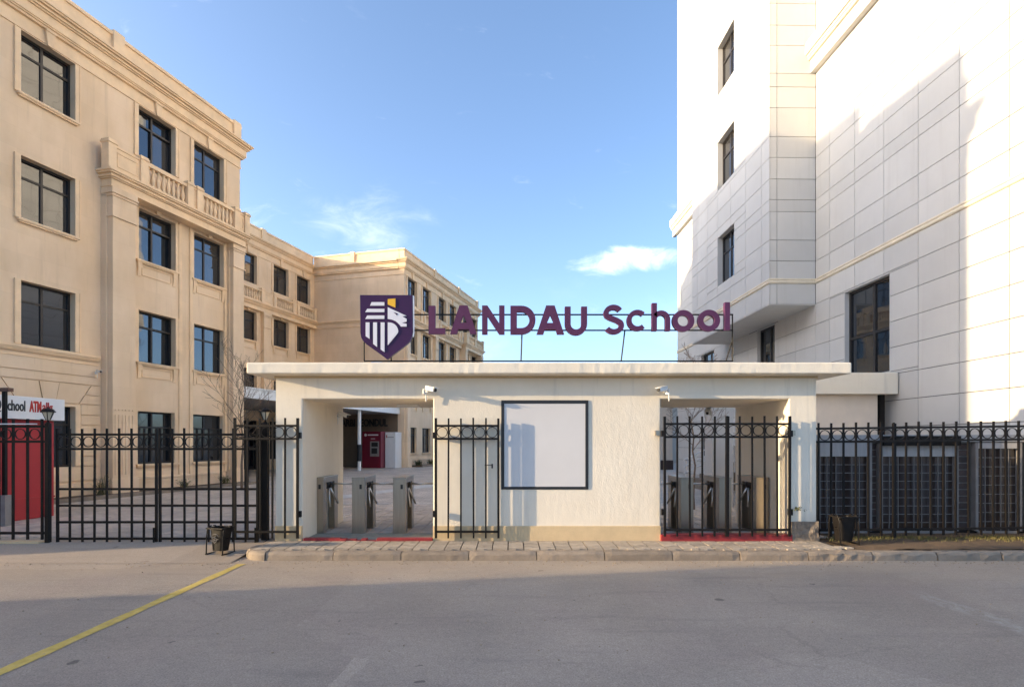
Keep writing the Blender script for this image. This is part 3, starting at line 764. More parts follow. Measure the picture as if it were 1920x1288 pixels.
# pilasters and entablature with balustrade
bal_me = MB().lathe([(.06, 0), (.06, .05), (.036, .07), (.066, .17), (.074, .24), (.052, .34), (.032, .44), (.030, .50), (.054, .53), (.054, .58)], 8).mesh('baluster', M_LIMETRIM, True)
def entablature(u0, u1, vb, p, ends=(1, 1)):
    mb = MB()
    for (z0, z1, q) in [(9.32, 9.36, -.02), (9.36, 9.56, -.05), (9.56, 9.60, .0), (9.60, 9.64, .05), (9.64, 9.69, .03), (9.69, 9.74, .10), (9.74, 9.80, .14)]:
        mb.box(u0 - q * ends[0], u1 + q * ends[1], -(vb + p + q), -vb + .01, z0, z1)
    return mb.build('entablature', M_LIMETRIM, SB)
def balustrade(u0, u1, vb, p, wins):
    """pedestals either side of each window, balusters between, solid panels elsewhere"""
    v = vb + p - .08; y0, y1 = -v - .11, -v + .11
    segs = []; x = u0
    peds = []
    for c in wins:
        a, b = c - .78, c + .78
        if a < u0 or b > u1: continue
        peds += [a - .13, b + .13]
        segs.append((a, b))
    peds = [u0 + .13] + peds + [u1 - .13]
    peds2 = []
    for q in sorted(peds):
        if not peds2 or q - peds2[-1] > .30: peds2.append(q)
    for q in peds2:
        mb = MB(); mb.box(q - .13, q + .13, y0 - .03, y1 + .03, 9.80, 10.56); mb.box(q - .16, q + .16, y0 - .06, y1 + .06, 10.56, 10.62); mb.box(q - .14, q + .14, y0 - .04, y1 + .04, 10.62, 10.67)
        mb.build('balustrade_pedestal', M_LIMETRIM, SB)
    for i in range(len(peds2) - 1):
        a, b = peds2[i] + .13, peds2[i + 1] - .13
        if b - a < .05: continue
        isw = any(s0 - .05 <= (a + b) / 2 <= s1 + .05 for s0, s1 in segs)
        if isw:
            mb = MB(); mb.box(a, b, y0 + .01, y1 - .01, 10.46, 10.56); mb.box(a, b, y0 + .02, y1 - .02, 9.80, 9.88); mb.build('handrail', M_LIMETRIM, SB)
            n = max(2, round((b - a) / .185))
            for k in range(n): ob('baluster', bal_me, SB, (a + (b - a) * (k + .5) / n, (y0 + y1) / 2, 9.88))
        else:
            mb = MB(); mb.box(a, b, y0 + .04, y1 - .04, 9.80, 10.50); mb.box(a, b, y0 + .01, y1 - .01, 10.50, 10.56)
            mb.box(a + .06, b - .06, y0 + .02, y0 + .05, 9.95, 9.98); mb.box(a + .06, b - .06, y0 + .02, y0 + .05, 10.36, 10.39)
            mb.box(a + .06, a + .09, y0 + .02, y0 + .05, 9.98, 10.36); mb.box(b - .09, b - .06, y0 + .02, y0 + .05, 9.98, 10.36)
            mb.build('balustrade_panel', M_LIMETRIM, SB)
def pilaster(u0, u1, vb, p, base=0.0, flutes=True, step=True):
    mb = MB(); y1 = -vb + .01
    mb.box(u0, u1, -(vb + p), y1, base + .55, 8.42)
    if step: mb.box(u0 - .05, u1 + .05, -(vb + p * .5), y1, base + .55, 9.32)
    # capital
    mb.box(u0 - .015, u1 + .015, -(vb + p + .02), y1, 8.46, 9.05); mb.box(u0 - .04, u1 + .04, -(vb + p + .05), y1, 8.42, 8.46)
    for z0, z1, q in [(9.05, 9.09, .05), (9.09, 9.13, .03), (9.13, 9.18, .07), (9.18, 9.322, .045)]:
        mb.box(u0 - q, u1 + q, -(vb + p + q), y1, z0, z1)
    mb.box(u0 - .07, u1 + .07, -(vb + p + .07), y1, base - .1, base + .50); mb.box(u0 - .035, u1 + .035, -(vb + p + .035), y1, base + .50, base + .55)
    if flutes:
        w = u1 - u0
        for k in range(6):
            a = u0 + w * (k + .8) / 6.6
            mb.box(a - .025, a + .025, -(vb + p + .022), -(vb + p) + .01, base + .62, 2.45)
            mb.box(a - .025, a + .025, -(vb + p + .022), -(vb + p) + .01, 2.58, 2.62)
    return mb.build('pilaster', M_LIME, SB)
pilaster(-2.03, -1.27, 0, .40); pilaster(3.02, 3.58, 0, .30)
entablature(-2.12, 3.62, 0, .45); balustrade(-2.25, 3.68, 0, .45, cols1[3:])
entablature(4.32, 18.40, VC, .28, (0, 0)); balustrade(4.3, 18.40, VC, .28, colsC)
for u in (10.2, 13.5): pilaster(u - .3, u + .3, VC, .22, 3.2, False, False)
entablature(18.50, 28.6, 0, .25, (1, 0)); balustrade(18.5, 28.6, 0, .25, cols2[:4])
entablature(28.75, 33.3, 0, .55); balustrade(28.75, 33.3, 0, .55, cols2[4:])
for u, p in ((18.75, .2), (23.42, .2), (28.95, .5), (33.0, .5)): pilaster(u - .22, u + .22, 0, p, 0, False, False)
mb = MB()
for z0, z1, q in [(9.32, 9.38, .05), (9.62, 9.68, .06), (9.70, 9.80, .10)]:
    mb.box(18.44 - q, 18.48, .3, 6.73 - .002, z0, z1)
mb.build('side_band', M_LIMETRIM, SB)
# course under the second-storey windows and rusticated ground storey (left of the pilaster)
def ucourse(mb, u0, u1, steps):
    for z0, z1, q in steps: mb.box(u0, u1, -q, .01, z0, z1)
mb = MB(); ucourse(mb, -12.5, -2.17, [(3.90, 3.94, .03), (4.03, 4.07, .06), (4.07, 4.12, .09), (4.12, 4.19, .12)]); mb.build('string_course', M_LIMETRIM, SB)
zs = [3.90, 3.53, 3.285]
rz = [(3.555, 3.885), (3.31, 3.53), (3.01, 3.285), (2.735, 2.985), (2.425, 2.71), (2.125, 2.40), (1.825, 2.10), (1.525, 1.80), (1.225, 1.50), (0.93, 1.20), (0.50, 0.905)]
blk = {}
def course(u0, u1, z0, z1, t=.04):
    return bx('stone_course', M_LIME, SB, u0, u1, -t, .01, z0, z1)
for c in cols1[:3]:
    l0, l1 = c - 1.45, c + 1.45
    if c == cols1[2]: l1 = -2.18
    for (z0, z1) in rz[:2]: course(l0, l1 - .0, z0, z1)
    w0, w1 = c - WW / 2 - .15, c + WW / 2 + .15
    # voussoirs
    def trap(x0, x1, x2, x3, z0, z1, t=.04):
        MB().prism([(x0, z0), (x1, z0), (x2, z1), (x3, z1)], lambda x, z: (x, -t, z), lambda x, z: (x, .01, z)).build('voussoir', M_LIME, SB)
    trap(c - .16, c + .16, c + .26, c - .26, 2.735, 3.285, .055)
    trap(c + .18, w1 - .06, w1 + .30, c + .28, 2.735, 3.285); trap(w0 + .06, c - .18, c - .28, w0 - .30, 2.735, 3.285)
    for (z0, z1) in rz[2:4]:
        s0, s1 = (w1 - .03 + (.36) * (z0 - 2.735) / .55, w1 - .03 + .36 * (z1 - 2.735) / .55)
        trap(s0, l1, l1, s1, z0, z1)
        s0, s1 = (w0 + .03 - (.36) * (z0 - 2.735) / .55, w0 + .03 - .36 * (z1 - 2.735) / .55)
        trap(l0, s0, s1, l0, z0, z1)
    for (z0, z1) in rz[4:-1]:
        course(l0, w0 - .02, z0, z1); course(w1 + .02, l1, z0, z1)
    course(l0, l1, *rz[-1])
    mb = MB(); mb.box(w0, c - WW / 2, -.05, .01, .93, 2.70); mb.box(c + WW / 2, w1, -.05, .01, .93, 2.70); mb.box(c - WW / 2, c + WW / 2, -.05, .01, 2.63, 2.70); mb.build('window_surround', M_LIMETRIM, SB)
# base plinth with panels between the pilasters
mb = MB(); mb.box(-1.15, 2.68, -.09, .01, -.1, .42); mb.box(-1.15, 2.68, -.12, .01, .42, .49); mb.box(-1.0, .7, -.11, .01, .05, .09); mb.box(-1.0, .7, -.11, .01, .32, .36); mb.box(1.3, 2.6, -.11, .01, .05, .09); mb.box(1.3, 2.6, -.11, .01, .32, .36); mb.build('plinth', M_LIME, SB)
mb = MB(); mb.box(19.0, 33.2, -.09, .01, -.1, .42); mb.box(19.0, 33.2, -.12, .01, .42, .49); mb.build('plinth', M_LIME, SB)
mb = MB(); mb.box(-12.5, -2.18, -.10, .01, -.1, .42); mb.build('plinth', M_LIME, SB)
# vertical edge strips that frame the window bays
for (u, p) in ((-1.02, .05), (.80, .05), (1.26, .05), (2.90, .06)):
    bx('bay_strip', M_LIMETRIM, SB, u - .06, u + .06, -p, .01, .5, 9.3)
# canopy over the inner court
mb = MB(); mb.box(3.73, 18.42, .40, 6.72, 3.52, 3.85); mb.build('canopy', M_LIMETRIM, SB)
mb = MB(); mb.box(3.73, 18.42, .30, .40, 3.47, 3.86); mb.box(3.73, 18.42, .24, .42, 3.86, 3.92); mb.build('canopy_fascia', M_WHITE, SB)
mb = MB(); mb.box(3.75, 18.41, .42, 6.71, 3.48, 3.52); mb.build('canopy_soffit', mat('soffit_grey', (.30, .28, .27), .8, .05, 2), SB)
# court side wall of the far pavilion beneath the canopy: brown sheet paints in the shade, with letters
bx('porch_shade_sheet', mat('porch_shade_brown', (0.20, 0.145, 0.10), .7, .1, 2), SB, 18.39, 18.43, .45, 6.70, 0, 3.47)
tm = text_mesh('ARBI LEONDUL', 0.66, M_SIGNBLK, 0.03, 0.02)
xs_ = [v.co.x for v in tm.vertices]; wtxt = max(xs_) - min(xs_)
lt = ob('lettering', tm, SB, (18.37, 4.55, 2.70), (R(90), 0, R(-90)), (3.42 / wtxt, 1, 1))
# kerb of the planting bed
mb = MB(); mb.box(-9, 3.6, -1.05, -.93, -.1, .10); mb.build('bed_kerb', M_KERB, SB)
bx('bed_soil', M_SOIL, SB, -9, 3.6, -.93, 0, -.1, .075)
mb = MB(); mb.box(19.2, 33, -1.0, -.9, -.1, .14); mb.build('bed_kerb', M_KERB, SB)
bx('bed_soil', M_SOIL, SB, 19.2, 33, -.9, 0, -.1, .10)
# porch columns
def to_world(u, v, z=0): return (OX + .264 * u + .9645 * v, OY + .9645 * u - .264 * v, z)
for i, (u, lab) in enumerate(((13.8, 'white post with black padded band under the courtyard canopy'),)):
    c = thing('canopy_post', lab, 'post', to_world(u, -.55))
    MB().lathe([(.10, 0), (.10, 3.47)], 14).build('shaft', M_WHITE, c)
    MB().lathe([(.135, .55), (.135, 1.5)], 14).build('padding', M_BLACK, c)

# ================================================================== RIGHT TOWER
TW = thing('office_tower', 'tall white panel clad tower with overhanging bay on the right', 'building', (9.865, 0, 0), 0.0206)
YN, YB0, YB1, YF, ZT = 8.6, 17.78, 24.9, 31.6, 29.5
XB = -1.455
HZ = [0.0, 0.69, 1.35, 2.0, 2.66, 3.32, 3.99, 4.64, 5.29, 5.93, 6.60, 7.26, 7.91, 8.80, 9.17, 9.81, 10.48, 11.13, 12.03, 12.68, 13.1, 13.97, 14.6, 15.28, 16.1, 16.45, 17.1, 17.75, 18.4, 19.3, 19.95, 20.6, 21.3, 22.0, 22.9, 23.6, 24.3, 25.0, 25.9, 26.6, 27.3, 28.0, 28.8, 29.5]
main_ops = [(14.38, 16.27, 3.40, 5.89), (20.4, 21.8, 3.40, 5.89), (26.2, 27.9, 3.40, 5.89), (26.2, 27.9, .9, 2.3), (20.6, 21.8, 0.02, 2.35)]
bay_ops = [(20.43, 22.0, z, z + 1.88) for z in (7.61, 11.28, 14.93, 18.6, 22.25)]
core = MB()
facade_faces(core, YN, YF, -.2, ZT, main_ops, 0.5, lambda a, d, z: (d, a, z))
core.quad((0, YN, -.2), (16, YN, -.2), (16, YN, ZT), (0, YN, ZT)); core.quad((0, YF, -.2), (16, YF, -.2), (16, YF, ZT), (0, YF, ZT))
core.quad((0, YN, ZT), (16, YN, ZT), (16, YF, ZT), (0, YF, ZT)); core.quad((16, YN, -.2), (16, YF, -.2), (16, YF, ZT), (16, YN, ZT))
facade_faces(core, YB0, YB1, 5.93, ZT, bay_ops, 0.5, lambda a, d, z: (XB + d, a, z))
core.quad((XB, YB0, 5.93), (-.001, YB0, 5.93), (-.001, YB0, ZT), (XB, YB0, ZT)); core.quad((XB, YB1, 5.93), (-.001, YB1, 5.93), (-.001, YB1, ZT), (XB, YB1, ZT))
core.quad((XB, YB0, ZT), (0, YB0, ZT), (0, YB1, ZT), (XB, YB1, ZT))
core.build('wall', M_JOINT, TW)
# reveals in white lining
def lining(a0, a1, z0, z1, x0, dep):
    t = .012; lin = MB()
    lin.box(x0 - .02, x0 + dep, a0 - .004, a0 + t, z0, z1); lin.box(x0 - .02, x0 + dep, a1 - t, a1 + .004, z0, z1)
    lin.box(x0 - .02, x0 + dep, a0 + t, a1 - t, z0 - .004, z0 + t); lin.box(x0 - .02, x0 + dep, a0 + t, a1 - t, z1 - t, z1 + .004)
    lin.build('window_lining', M_PANEL, TW)
for o in main_ops: lining(*o, 0, .42)
for o in bay_ops: lining(*o, XB, .42)
sof = MB().box(XB - .02, -.02, YB0 - .02, YB1, 5.90, 5.928).build('bay_soffit', M_PANEL, TW)
panels = []      # (plane, a0, a1, z0, z1, weight)
T = 0.025
def add_panels(plane, As, zmin, zmax, ops_):
    for i in range(len(As) - 1):
        for j in range(len(HZ) - 1):
            if HZ[j] < zmin - 1e-6 or HZ[j + 1] > zmax + 1e-6: continue
            rects = [(As[i], As[i + 1], HZ[j], HZ[j + 1])]
            for o in ops_:
                new = []
                for (a0, a1, z0, z1) in rects:
                    b0, b1, c0, c1 = max(a0, o[0]), min(a1, o[1]), max(z0, o[2]), min(z1, o[3])
                    if b0 >= b1 - 1e-6 or c0 >= c1 - 1e-6: new.append((a0, a1, z0, z1)); continue
                    if c0 - z0 > .03: new.append((a0, a1, z0, c0))
                    if z1 - c1 > .03: new.append((a0, a1, c1, z1))
                    if b0 - a0 > .03: new.append((a0, b0, c0, c1))
                    if a1 - b1 > .03: new.append((b1, a1, c0, c1))
                rects = new
            for r in rects:
                if plane == 'main': X, Y = 9.5, (r[0] + r[1]) / 2; f = 9.5 / Y
                elif plane == 'bay': X, Y = 8.0, (r[0] + r[1]) / 2; f = 8.0 / Y
                else: X, Y = 8.6, YB0; f = 1
                zc = (r[2] + r[3]) / 2
                px = 960 + 1067 * X / Y; py = 830 - (zc - 1.6) * 1067 / Y
                vis = (px < 2000 and -40 < py < 1000)
                wgt = (r[1] - r[0]) * (r[3] - r[2]) * f / Y ** 2 if vis else 0
                if plane == 'main' and YB0 < Y < YB1 and zc > 5.9: continue
                if py > 800: wgt *= .1
                panels.append((plane, *r, wgt))
ymain = [8.6, 9.8, 11.0, 12.2, 13.4, 14.6, 15.8, 17.0, 17.755] + [18.96 + 1.2 * k for k in range(5)] + [24.92, 26.1, 27.3, 28.5, 29.7, 30.9, 31.6]
add_panels('main', ymain, 0, ZT, main_ops)
add_panels('bay', [17.755, 18.3, 19.5, 20.74, 21.97, 23.1, 24.25, 24.9], 5.93, ZT, bay_ops)
add_panels('ret', [XB + .0, XB + .21, -.03], 5.93, ZT, [])
panels.sort(key=lambda p: -p[5])
GZ, GA = 0.0075, 0.0075
def pbox(mb, p):
    pl, a0, a1, z0, z1, _ = p
    a0 += GA; a1 -= GA; z0 += GZ; z1 -= GZ
    if pl == 'main': return (-T, -.001, a0, a1, z0, z1)
    if pl == 'bay': return (XB - T, XB - .001, a0, a1, z0, z1)
    return (a0, a1, YB0 - T, YB0 - .001, z0, z1)
stuffp = MB(); np_ = 0; rng = random.Random(4)
for p in panels:
    b = pbox(None, p)
    if p[5] > 0 and np_ < 292:
        o = bx('cladding_panel', M_PANEL, TW, *b); np_ += 1
        o.rotation_euler = (0, 0, 0)
    else: stuffp.box(*b)
stuffp.build('cladding', M_PANEL, TW, kind='stuff')
# windows of the tower
for (a0, a1, z0, z1) in main_ops[:4]:
    window(TW, a0 + .012, a1 - .012, z0 + .012, z1 - .012, .15, lambda a, d, z: (d, a, z), 'y', cols=(.42,), rows=(.46,), gm=M_GLASS2, fw=.07)
a0, a1, z0, z1 = main_ops[4]
window(TW, a0 + .012, a1 - .012, z0, z1 - .012, .30, lambda a, d, z: (d, a, z), 'y', cols=(.5,), rows=(.8,), gm=M_GLASS2, fw=.07)
for (a0, a1, z0, z1) in bay_ops:
    window(TW, a0 + .012, a1 - .012, z0 + .012, z1 - .012, .22, lambda a, d, z: (XB + d, a, z), 'y', cols=(.5,), rows=(.66,), gm=M_GLASS, fw=.06)
# mouldings
def roll(mb, a0, a1, z, x, r, kind):
    pts = [(r * math.cos(t) , r * math.sin(t)) for t in [R(90 + 180 * k / 8) for k in range(9)]]
    if kind == 'y': mb.prism(pts, lambda p, q: (x + p, a0, z + q), lambda p, q: (x + p, a1, z + q))
    else: mb.prism(pts, lambda p, q: (a0, x + p, z + q), lambda p, q: (a1, x + p, z + q))
mb = MB()
for dz, r in ((0, .05), (.085, .035)):
    roll(mb, YN, YB0 - .02, 6.60 + dz, -T, r, 'y'); roll(mb, YB0 - T - r, YB1, 6.60 + dz, XB - T, r, 'y')
    roll(mb, XB - T - r, -.02, 6.60 + dz, YB0 - T, r, 'x'); roll(mb, YB1 + .02, YF, 6.60 + dz, -T, r, 'y')
mb.build('rope_moulding', M_CREAMTRIM, TW)
for a0, a1 in ((YN, YB0 - T - .004), (YB1 + .01, YF + .35)):
    mb = MB(); mb.box(-.20, -T, a0, a1, 13.12, 13.50); mb.box(-.36, -T, a0, a1, 13.66, 14.02)
    mb.build('cornice', M_PANEL, TW)
for a0, a1 in ((YN, YB0 - T - .004), (YB1 + .01, YF + .35)):
    mb = MB(); mb.box(-.24, -T - .002, a0, a1, 13.50, 13.66)
    roll(mb, a0, a1, 13.545, -.24, .045, 'y'); roll(mb, a0, a1, 13.625, -.27, .045, 'y')
    mb.build('cornice_roll', M_CREAMTRIM, TW)

# ---- porch annex beside the tower
AN = thing('porch_annex', 'low peach porch with thick white slab roof below the tower window', 'porch', (0, 0, 0))
mb = MB(); mb.box(6.4, 9.16, 14.25, 14.45, -.1, 2.80); bevel(mb.build('wall', M_PEACH, AN), .01)
bevel(MB().box(4.85, 9.52, 14.02, 18.5, 2.80, 3.33).build('roof_slab', M_STUCCO, AN), .015)
bevel(MB().box(4.99, 5.53, 14.2, 14.75, -.1, 2.80).build('pillar', M_PANEL, AN), .01)
bx('dark_strip', M_IRON, AN, 9.20, 9.32, 14.22, 14.34, 0, 2.80)  # thin dark upright strip at the end of the porch wall

# ---- low glazed grille front behind the right fence
GS = thing('grilled_shopfront', 'low dark tiled front with barred windows behind the right fence', 'shop front', (0, 10.0, 0))
gx0, gx1 = 5.30, 9.60
MB().box(gx0, gx1, .12, 1.6, -.1, 1.62).build('wall', M_MORTAR, GS)
bx('roof_fascia', M_BLIND, GS, gx0 - .02, gx1, .02, 1.7, 1.62, 1.74)
bx('dark_beam', M_IRON, GS, 6.5, 7.85, -.06, .03, 1.55, 1.72)
bx('plinth', M_IRON, GS, gx0, gx1, .04, .12, -.06, .06)
gwins = [(5.42, 6.28), (6.52, 7.80), (8.20, 8.92), (9.12, 9.58)]
rng = random.Random(8)
def px2x(x): return x
for wi, (a0, a1) in enumerate(gwins):
    z0, z1 = .05, 1.36 if wi < 2 else 1.50
    w = thing if False else None
    fr = MB(); t = .05
    fr.box(a0 - t, a0, 0, .11, z0, 1.60); fr.box(a1, a1 + t, 0, .11, z0, 1.60); fr.box(a0, a1, .0, .11, z0 - .04, z0)
    wobj = fr.build('window', M_GREYPOST, GS)
    MB().box(a0, a1, .085, .105, z0, z1).build('pane', M_GLASS3, wobj)
    bx('blind', M_BLIND, wobj, a0, a1, .02, .10, z1, 1.60)
    n = max(3, round((a1 - a0) / .14)); gb = MB()
    for k in range(1, n):
        x = a0 + (a1 - a0) * k / n + rng.uniform(-.01, .01)
        bx('grille_bar', M_BAR, wobj, x - .0045, x + .0045, .035, .05, z0, z1)
    for k in range(1, 9):
        z = z0 + (z1 - z0) * k / 9
        bx('grille_bar', M_BAR, wobj, a0, a1, .05, .06, z - .0045, z + .0045)
# dark tiles with pale joints between the windows
for (a0, a1) in ((5.30, 5.36), (6.34, 6.46), (7.87, 8.13), (8.98, 9.06)):
    for k in range(13):
        z = .08 + k * .117
        bx('wall_tile', M_BRICKD, GS, a0, a1, .10, .122, z, z + .10)

# ================================================================== GATEHOUSE
GH = thing('gatehouse', 'single storey cream stucco gatehouse with flat overhanging roof', 'gatehouse', (0, 9.3, 0))
GX0, GX1, GD = -3.86, 4.97, 2.25
OPL, OPR, ZL = (-3.425, -1.29), (2.43, 4.53), 2.315
gw = MB()
facade_faces(gw, GX0, GX1, -.05, 2.70, [(*OPL, -.05, ZL), (*OPR, -.05, ZL)], GD, lambda a, d, z: (a, d, z), back=True)
gw.quad((GX0, 0, -.05), (GX0, GD, -.05), (GX0, GD, 2.7), (GX0, 0, 2.7)); gw.quad((GX1, 0, -.05), (GX1, GD, -.05), (GX1, GD, 2.7), (GX1, 0, 2.7))
me = gw.mesh('wall', M_STUCCO)
bm = bmesh.new(); bm.from_mesh(me); bmesh.ops.remove_doubles(bm, verts=bm.verts, dist=1e-4); bmesh.ops.recalc_face_normals(bm, faces=bm.faces); bm.to_mesh(me); bm.free()
bevel(ob('wall', me, GH), .018, 3)
# roof slab, slightly uneven edges
rs = bmesh.new()
bmesh.ops.create_grid(rs, x_segments=120, y_segments=30, size=0.5)
for v in rs.verts: v.co.x = -4.19 + (v.co.x + .5) * (5.36 + 4.19); v.co.y = -.33 + (v.co.y + .5) * (GD + .33 + .3)
ret = bmesh.ops.extrude_face_region(rs, geom=list(rs.faces))
for v in [g for g in ret['geom'] if isinstance(g, bmesh.types.BMVert)]: v.co.z += .178
for v in rs.verts:
    p = v.co
    edge = min(p.x + 4.19, 5.36 - p.x, p.y + .33, GD + .3 - p.y) < .02
    if edge:
        q = .004 * mnoise.noise(Vector((p.x * 3.1, p.y * 3, p.z * 4))) + .004 * mnoise.noise(Vector((p.x * 17, p.y * 17, p.z * 9)))
        p.y += q; p.z += q * .8 + .003 * mnoise.noise(Vector((p.x * 1.3, 2, 0)))
bmesh.ops.recalc_face_normals(rs, faces=rs.faces)
rme = bpy.data.meshes.new('roof_slab'); rs.to_mesh(rme); rs.free(); rme.materials.append(M_STUCCO)
ro = ob('roof_slab', rme, GH, (0, 0, 2.69)); bevel(ro, .022, 3)
bx('drip_strip', M_PLINTH, GH, GX0 - .02, GX1 + .02, -.02, .02, 2.655, 2.69)
# plinths
for (a0, a1) in ((GX0 - .012, OPL[0] + .0), (OPL[1], OPR[0])):
    bevel(MB().box(a0, a1, -.022, .02, -.04, .245).build('plinth', M_PLINTH, GH), .008)
rp = bmesh.new(); bmesh.ops.create_cube(rp, size=1); bmesh.ops.subdivide_edges(rp, edges=rp.edges, cuts=11, use_grid_fill=True)
for v in rp.verts:
    v.co = Vector((OPR[1] + .02 + (v.co.x + .5) * (GX1 - OPR[1] + .0), -.05 + (v.co.y + .5) * .5, -.04 + (v.co.z + .5) * .36))
    v.co += Vector((mnoise.noise(v.co * 9), mnoise.noise(v.co * 9 + Vector((5, 0, 0))), .5 * mnoise.noise(v.co * 8 + Vector((0, 5, 0))))) * .022
pm_ = bpy.data.meshes.new('stone_plinth'); rp.to_mesh(pm_); rp.free(); pm_.materials.append(M_RUBBLE); ob('stone_plinth', pm_, GH)
# red thresholds (left one chipped)
bevel(MB().box(OPR[0] - .01, OPR[1] + .03, -.06, .14, -.02, .108).build('threshold', M_RED, GH), .008)
rng = random.Random(6)
tb = MB(); x = OPL[0] + .03
while x < OPL[1] - .02:
    w = rng.uniform(.05, .12); x2 = min(x + w, OPL[1] - .01)
    mid = -2.85 < x < -2.25
    h = .05 if not mid else rng.choice([.012, .022, .04, .03])
    d = 0 if not mid else rng.uniform(-.02, .02)
    tb.box(x, x2, -.05 + d, .06 + d, -.02, h); x = x2
bevel(tb.build('threshold', M_RED, GH), .006)
# floor screed behind the left threshold
bx('floor_screed', mat('teal_screed', (.27, .28, .25), .9, .25, 6, .4, 60), GH, OPL[0], OPL[1], .06, .72, -.02, .014)
bx('floor_screed', M_KERB, GH, OPR[0], OPR[1], .14, .5, -.02, .012)
bx('ceiling_light', M_WHITE, GH, -2.15, -1.75, 1.3, 1.45, ZL - .05, ZL - .002)
# notice board
NB = thing('notice_board', 'large blank grey notice board in black frame on the gatehouse wall', 'notice board', (.536, 9.294, .84))
f = .05; W2, H2 = .712, 1.455
for (a, b, c, d) in ((-W2, W2, 0, f * .9), (-W2, W2, H2 - f * 1.1, H2)):
    bevel(MB().box(a, b, -.006, .03, c, d).build('frame_bar', M_BLACK, NB), .004)
for (a, b) in ((-W2, -W2 + f), (W2 - f, W2)):
    bevel(MB().box(a, b, -.008, .03, f * .9 + .001, H2 - f * 1.1 - .001).build('frame_bar', M_BLACK, NB), .004)
MB().box(-W2 + f - .005, W2 - f + .005, .0005, .029, f * .9 - .004, H2 - f * 1.1 + .004).build('sheet', M_POSTER, NB)

# tarp heap on the roof behind the crest
tb = bmesh.new(); bmesh.ops.create_icosphere(tb, subdivisions=4, radius=1)
for v in tb.verts:
    n_ = mnoise.noise(v.co * 2.2) * .3 + mnoise.noise(v.co * 6) * .1
    v.co *= 1 + n_; v.co.x *= .33; v.co.y *= .18; v.co.z = max(-.02, v.co.z * .095)
tme = bpy.data.meshes.new('tarp'); tb.to_mesh(tme); tb.free(); tme.materials.append(M_TARP)
for p in tme.polygons: p.use_smooth = True
tag(ob('tarp', tme, None, (-2.28, 9.75, 2.885)), 'crumpled grey plastic sheet lying on the gatehouse roof behind the crest', 'tarp')

# ================================================================== ROOF SIGN
SY = 9.2; S = SY / 1067
RS = thing('roof_sign', 'purple school name sign with crest on a frame above the gatehouse roof', 'sign', (0, SY, 2.868))
def sx(px): return (px - 960) * S
def sz(py): return 1.6 + (830 - py) * S - 2.868
def front_prism(poly, y0, y1, name, m, parent=RS, px=True):
    pl = [(sx(a), sz(b)) for a, b in poly] if px else poly
    return MB().prism(pl, lambda x, z: (x, y0, z), lambda x, z: (x, y1, z)).build(name, m, parent)
fr = [((775, 588.5), (1377, 589)), ((775, 618), (1377, 618.5)), ((681, 676), (1377, 676))]
for (a, b) in fr:
    bx('frame_rail', M_IRON, RS, sx(a[0]), sx(b[0]), .045, .07, sz(a[1]) - .010, sz(a[1]) + .010)
for (a, b) in [((1376, 588), (1376, 676)), ((681, 640), (681, 676)), ((979, 618), (977, 676)), ((1173, 618), (1166, 676)), ((732, 660), (732, 676)), ((1375, 640), (1364, 676))]:
    MB().tube([(sx(a[0]), .058, sz(a[1])), (sx(b[0]), .058, sz(b[1]))], .0115, 4).build('frame_post', M_IRON, RS)
# crest
Z6 = lambda pts: [(660 + a * .1302, 540 + b * .1302) for a, b in pts]
shield = [(122, 108), (873, 108), (878, 640), (868, 700), (845, 755), (800, 805), (700, 885), (600, 960), (510, 1030), (420, 960), (320, 890), (215, 815), (165, 765), (138, 715), (128, 650)]
front_prism(Z6(shield), -.03, .045, 'crest_plate', M_PURPLE)
front_prism([(a + .9, b) for a, b in Z6([(876, 112), (882, 112), (886, 640), (876, 702), (870, 702), (879, 640)])], -.028, .045, 'crest_edge', M_LOGOW)
crest = [[(290, 212), (473, 212), (473, 262), (267, 262)], [(228, 308), (473, 308), (473, 355), (198, 355)], [(228, 403), (473, 403), (473, 452), (200, 452)],
         [(205, 502), (260, 502), (260, 738), (205, 700)], [(312, 502), (368, 502), (368, 855), (312, 810)], [(420, 502), (475, 502), (475, 928), (420, 890)],
         [(522, 502), (560, 504), (596, 514), (625, 532), (648, 556), (664, 588), (672, 625), (668, 648), (655, 668), (522, 830)],
         [(522, 285), (790, 408), (728, 414), (792, 450), (792, 490), (722, 508), (792, 521), (792, 562), (710, 562), (690, 535), (662, 506), (630, 482), (580, 462), (522, 452)]]
for c in crest: front_prism(Z6(c), -.042, -.029, 'crest_figure', M_LOGOW)
front_prism(Z6([(522, 168), (632, 160), (632, 290), (522, 245)]), -.042, -.029, 'crest_figure', M_YELLOW)
front_prism(Z6([(605, 355), (668, 378), (655, 402)]), -.046, -.0425, 'crest_figure', M_PURPLE)
